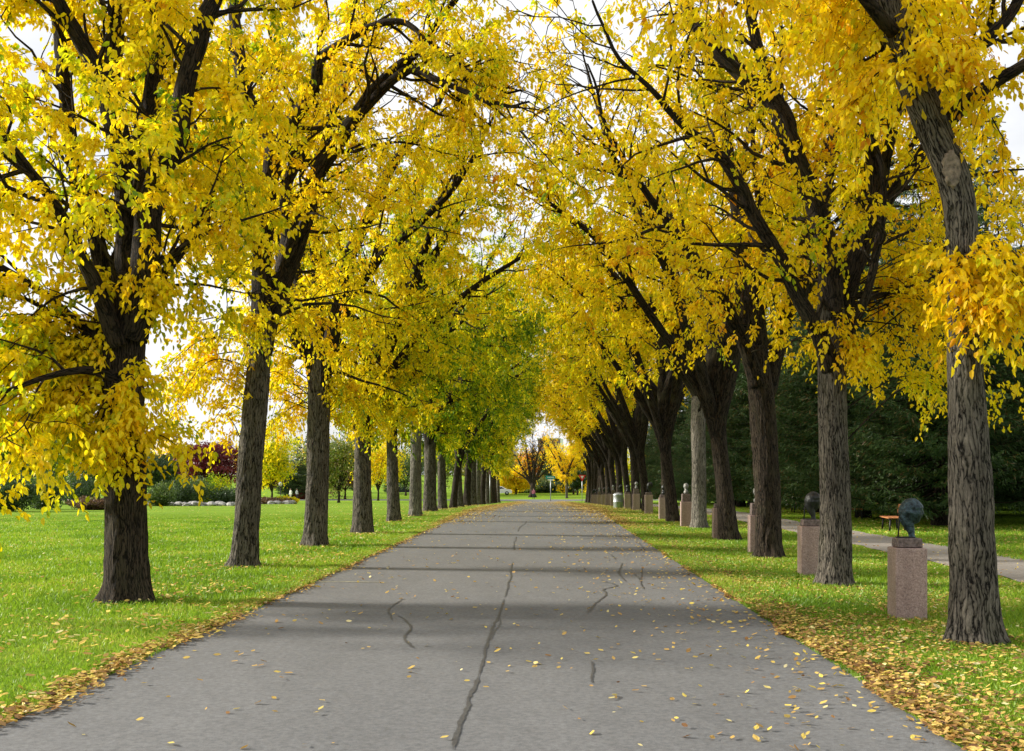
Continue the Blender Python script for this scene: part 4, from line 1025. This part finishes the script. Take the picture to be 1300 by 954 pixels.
# ------------------------------------------------------------------ people, far away
def person(loc, rz, h, top, trou, label, hairm='hair'):
    root = empty('person', loc, rz); tag(root, label, 'person')
    s_ = h/1.72
    import bmesh
    me = bpy.data.meshes.new('body'); bm = bmesh.new()
    J = {'pel':(0,0,.93,.13),'sp':(0,0,1.15,.125),'ch':(0,-.01,1.36,.145),'nk':(0,-.01,1.48,.055),'hd0':(0,-.02,1.55,.075),'hd1':(0,-.02,1.64,.095),'hd2':(0,-.01,1.70,.06),
         'shl':(.17,0,1.40,.06),'ell':(.24,.02,1.14,.045),'wrl':(.24,-.08,.90,.032),'hal':(.24,-.11,.82,.035),'shr':(-.17,0,1.40,.06),'elr':(-.24,.03,1.14,.045),'wrr':(-.25,-.04,.90,.032),'har':(-.25,-.06,.82,.035),
         'hil':(.09,0,.88,.09),'knl':(.11,-.10,.50,.065),'anl':(.11,.0,.09,.045),'tol':(.12,-.14,.04,.04),'hir':(-.09,0,.88,.09),'knr':(-.10,.0,.50,.065),'anr':(-.11,.16,.10,.045),'tor':(-.12,.05,.04,.04)}
    E = [('pel','sp'),('sp','ch'),('ch','nk'),('nk','hd0'),('hd0','hd1'),('hd1','hd2'),('ch','shl'),('shl','ell'),('ell','wrl'),('wrl','hal'),('ch','shr'),('shr','elr'),('elr','wrr'),('wrr','har'),
         ('pel','hil'),('hil','knl'),('knl','anl'),('anl','tol'),('pel','hir'),('hir','knr'),('knr','anr'),('anr','tor')]
    idx = {}; 
    for n_, q in J.items(): idx[n_] = bm.verts.new((q[0]*s_, q[1]*s_, q[2]*s_))
    for a, b_ in E: bm.edges.new((idx[a], idx[b_]))
    bm.to_mesh(me); bm.free()
    o = bpy.data.objects.new('body', me); COL.objects.link(o); o.parent = root
    md = o.modifiers.new('skin', 'SKIN')
    for v, q in zip(me.skin_vertices[0].data, J.values()): v.radius = (q[3]*s_, q[3]*s_*.85)
    me.skin_vertices[0].data[0].use_root = True
    sb = o.modifiers.new('sub', 'SUBSURF'); sb.levels = 1; sb.render_levels = 2
    m_, nt, out = newmat('clothed_body'); tc = nt.nodes.new('ShaderNodeTexCoord'); sx = nt.nodes.new('ShaderNodeSeparateXYZ'); nt.links.new(tc.outputs['Object'], sx.inputs[0])
    rp = ramp(nt, [(0, (.03,.03,.03)), (.05, trou), (.53, top), (.865, (.5,.3,.22))], math_(nt, 'DIVIDE', sx.outputs[2], h), 'CONSTANT'); p = N(nt, 'ShaderNodeBsdfPrincipled', Roughness=.85)
    nt.links.new(rp.outputs[0], p.inputs['Base Color']); nt.links.new(p.outputs[0], out.inputs[0]); me.materials.append(m_)
    hm = MB(); head_mesh(hm, (0, .012*s_, 1.655*s_), .10*s_, -math.pi/2, hair=.03)
    hm = MB(); ring_tube(hm, [(0,.02*s_,1.58*s_,.085*s_,.075*s_),(0,.025*s_,1.64*s_,.105*s_,.10*s_),(0,.015*s_,1.70*s_,.10*s_,.105*s_),(0,0,1.75*s_,.06*s_,.07*s_),(0,0,1.765*s_,.001,.001)]); hm.build('hair', M['hair'], root)
    return root
person(g(677.5, 150), .3, 1.55, (.55,.16,.25), (.03,.035,.06), 'person in a pink top and dark trousers on the grass beyond the road')
person(g(369, 140), -.5, 1.65, (.75,.74,.72), (.5,.48,.45), 'person in white clothes walking across the far left lawn')
person(g(377, 142), 1.2, 1.6, (.6,.62,.66), (.02,.02,.03), 'person in a pale top and dark trousers across the far left lawn')
person(g(786, 112), .8, 1.7, (.25,.27,.3), (.05,.05,.07), 'person in a grey jacket far down the right verge behind the pedestals') if False else None

# ------------------------------------------------------------------ parked cars far off
def car(loc, rz, body, label):
    root = empty('parked_car', loc, rz); tag(root, label, 'car', 'cars parked far beyond the lawn')
    prof = [(-2.15,.35),(-2.2,.62),(-2.05,.86),(-1.45,.93),(-.75,1.38),(.55,1.42),(1.35,.98),(2.05,.88),(2.2,.6),(2.15,.33)]
    n = len(prof); V = []
    for y, k_ in ((-.85, .97), (-.80, 1.0), (.80, 1.0), (.85, .97)):
        for x, z in prof: V.append((x*k_, y*(1 if z < 1 else .82), .33+(z-.33)*(1 if abs(y) < .84 else .98)))
    m_ = MB(); m_.add(V, [(r_*n+i, (r_+1)*n+i, (r_+1)*n+(i+1) % n, r_*n+(i+1) % n) for r_ in range(3) for i in range(n)])
    for c_ in (tuple(range(n)), tuple(3*n+n-1-i for i in range(n))): m_.loops.append(np.array(c_, np.int32)); m_.sizes.append(np.array([n], np.int32)); m_.mats.append(np.array([0], np.int32))
    m_.build('body', body, root, smooth=False)
    for sy in (-1, 1):
        w_ = MB(); w_.add([(-1.2,sy*.80,.98),(-.72,sy*.735,1.30),(.5,sy*.735,1.33),(1.1,sy*.80,1.0)], [(0,1,2,3)]); o = w_.build('side_window', M['glass'], root, smooth=False); o.location = (0, sy*.03, 0)
        for sx_ in (-1.35, 1.35):
            t_ = MB(); t_.tube([(sx_, sy*.68, .32), (sx_, sy*.88, .32)], .32, 20); wh = t_.build('wheel', M['rubber'], root)
            t_ = MB(); t_.tube([(sx_, sy*.87, .32), (sx_, sy*.892, .32)], .19, 16); t_.build('rim', M['galv'], wh)
    return root
c1 = car(g(633, 168), .05, M['white'], 'white car half hidden behind the last left trunks')
car(g(512, 172), .1, M['cloth_dark'], 'dark car behind the fifth and sixth trunks of the left row')
car(g(652, 172), .0, M['purple'], 'purple car beside the white car at the end of the road') if False else None

# ------------------------------------------------------------------ far building
Y = 330; x0 = (683-VX)/F*Y; x1 = (711-VX)/F*Y; w = x1-x0; zt = EYE+(605-558)/F*Y; zb = float(ground(Y))
root = empty('apartment_building', ((x0+x1)/2, Y, zb)); tag(root, 'brown brick apartment block above the trees at the end of the road', 'building')
H = zt-zb; m = MB(); m.box((0, 6, H/2), (w, 12, H)); m.build('wall', M['brick'], root, smooth=False)
m = MB(); m.box((0, 6, H+.2), (w+.5, 12.5, .4)); m.build('roof', M['beige'], root, smooth=False)
m = MB(); m.box((w/2+.55, 6, H/2+.1), (1.0, 12.2, H+.2)); m.build('end_panel', M['white'], root, smooth=False)
for fl in range(5):
    for c_ in range(4):
        f_ = MB(); f_.box((-w/2+1.0+c_*1.7, -.03, H-1.4-fl*2.5), (1.0, .12, 1.3)); wd = f_.build('window', M['beige'], root, smooth=False)
        f_ = MB(); f_.box((-w/2+1.0+c_*1.7, -.1, H-1.4-fl*2.5), (.84, .06, 1.14)); f_.build('pane', M['glass'], wd, smooth=False)

# ------------------------------------------------------------------ light and sky
EL, AZ = 22.0, 10.0          # sun stands to the left and a little ahead
sd = np.array([-math.cos(R(EL))*math.cos(R(AZ)), math.cos(R(EL))*math.sin(R(AZ)), math.sin(R(EL))])
from mathutils import Vector
sun = bpy.data.lights.new('sun', 'SUN'); sun.energy = 5.0; sun.angle = R(5); sun.color = (1, .93, .82)
so = bpy.data.objects.new('sun', sun); COL.objects.link(so); so.rotation_euler = Vector(sd).to_track_quat('Z', 'Y').to_euler()
w = bpy.data.worlds.new('World'); scene.world = w; w.use_nodes = True; nt = w.node_tree; nt.nodes.clear()
out = nt.nodes.new('ShaderNodeOutputWorld'); bg_ = nt.nodes.new('ShaderNodeBackground'); bg_.inputs[1].default_value = .068
sky = nt.nodes.new('ShaderNodeTexSky'); sky.sky_type = 'NISHITA'; sky.sun_disc = False; sky.sun_elevation = R(EL); sky.sun_rotation = R(-(90-AZ)); sky.dust_density = 2.5
tc = nt.nodes.new('ShaderNodeTexCoord')
n = noise(nt, scaled(nt, tc.outputs['Generated'], (1, 1, 2.2)), 2.4, 7, .55)
f = ramp(nt, [(.30, (.55,)*3), (.52, (.97,)*3)], n.outputs[0])
col = mixc(nt, f.outputs[0], sky.outputs[0], (9.6, 9.7, 9.9))
nt.links.new(col, bg_.inputs[0]); nt.links.new(bg_.outputs[0], out.inputs[0])

cam = bpy.data.cameras.new('camera'); co = bpy.data.objects.new('camera', cam); COL.objects.link(co); scene.camera = co
co.location = (0, 0, EYE); co.rotation_euler = (R(90), 0, 0)
cam.sensor_fit = 'HORIZONTAL'; cam.sensor_width = 36; cam.lens = 36*F/1300; cam.clip_end = 6000; cam.clip_start = .1
cam.shift_x = (650-VX)/1300; cam.shift_y = (VY-477)/1300
scene.view_settings.view_transform = 'Standard'; scene.view_settings.look = 'None'; scene.view_settings.exposure = .72; scene.view_settings.gamma = 1; scene.view_settings.use_curve_mapping = False
cy = scene.cycles; cy.max_bounces = 9; cy.diffuse_bounces = 7; cy.glossy_bounces = 2; cy.transmission_bounces = 4; cy.transparent_max_bounces = 4
cy.use_denoising = True; cy.caustics_reflective = False; cy.caustics_refractive = False; cy.sample_clamp_indirect = 8
print('FACES', sum(len(m.polygons) for m in bpy.data.meshes))
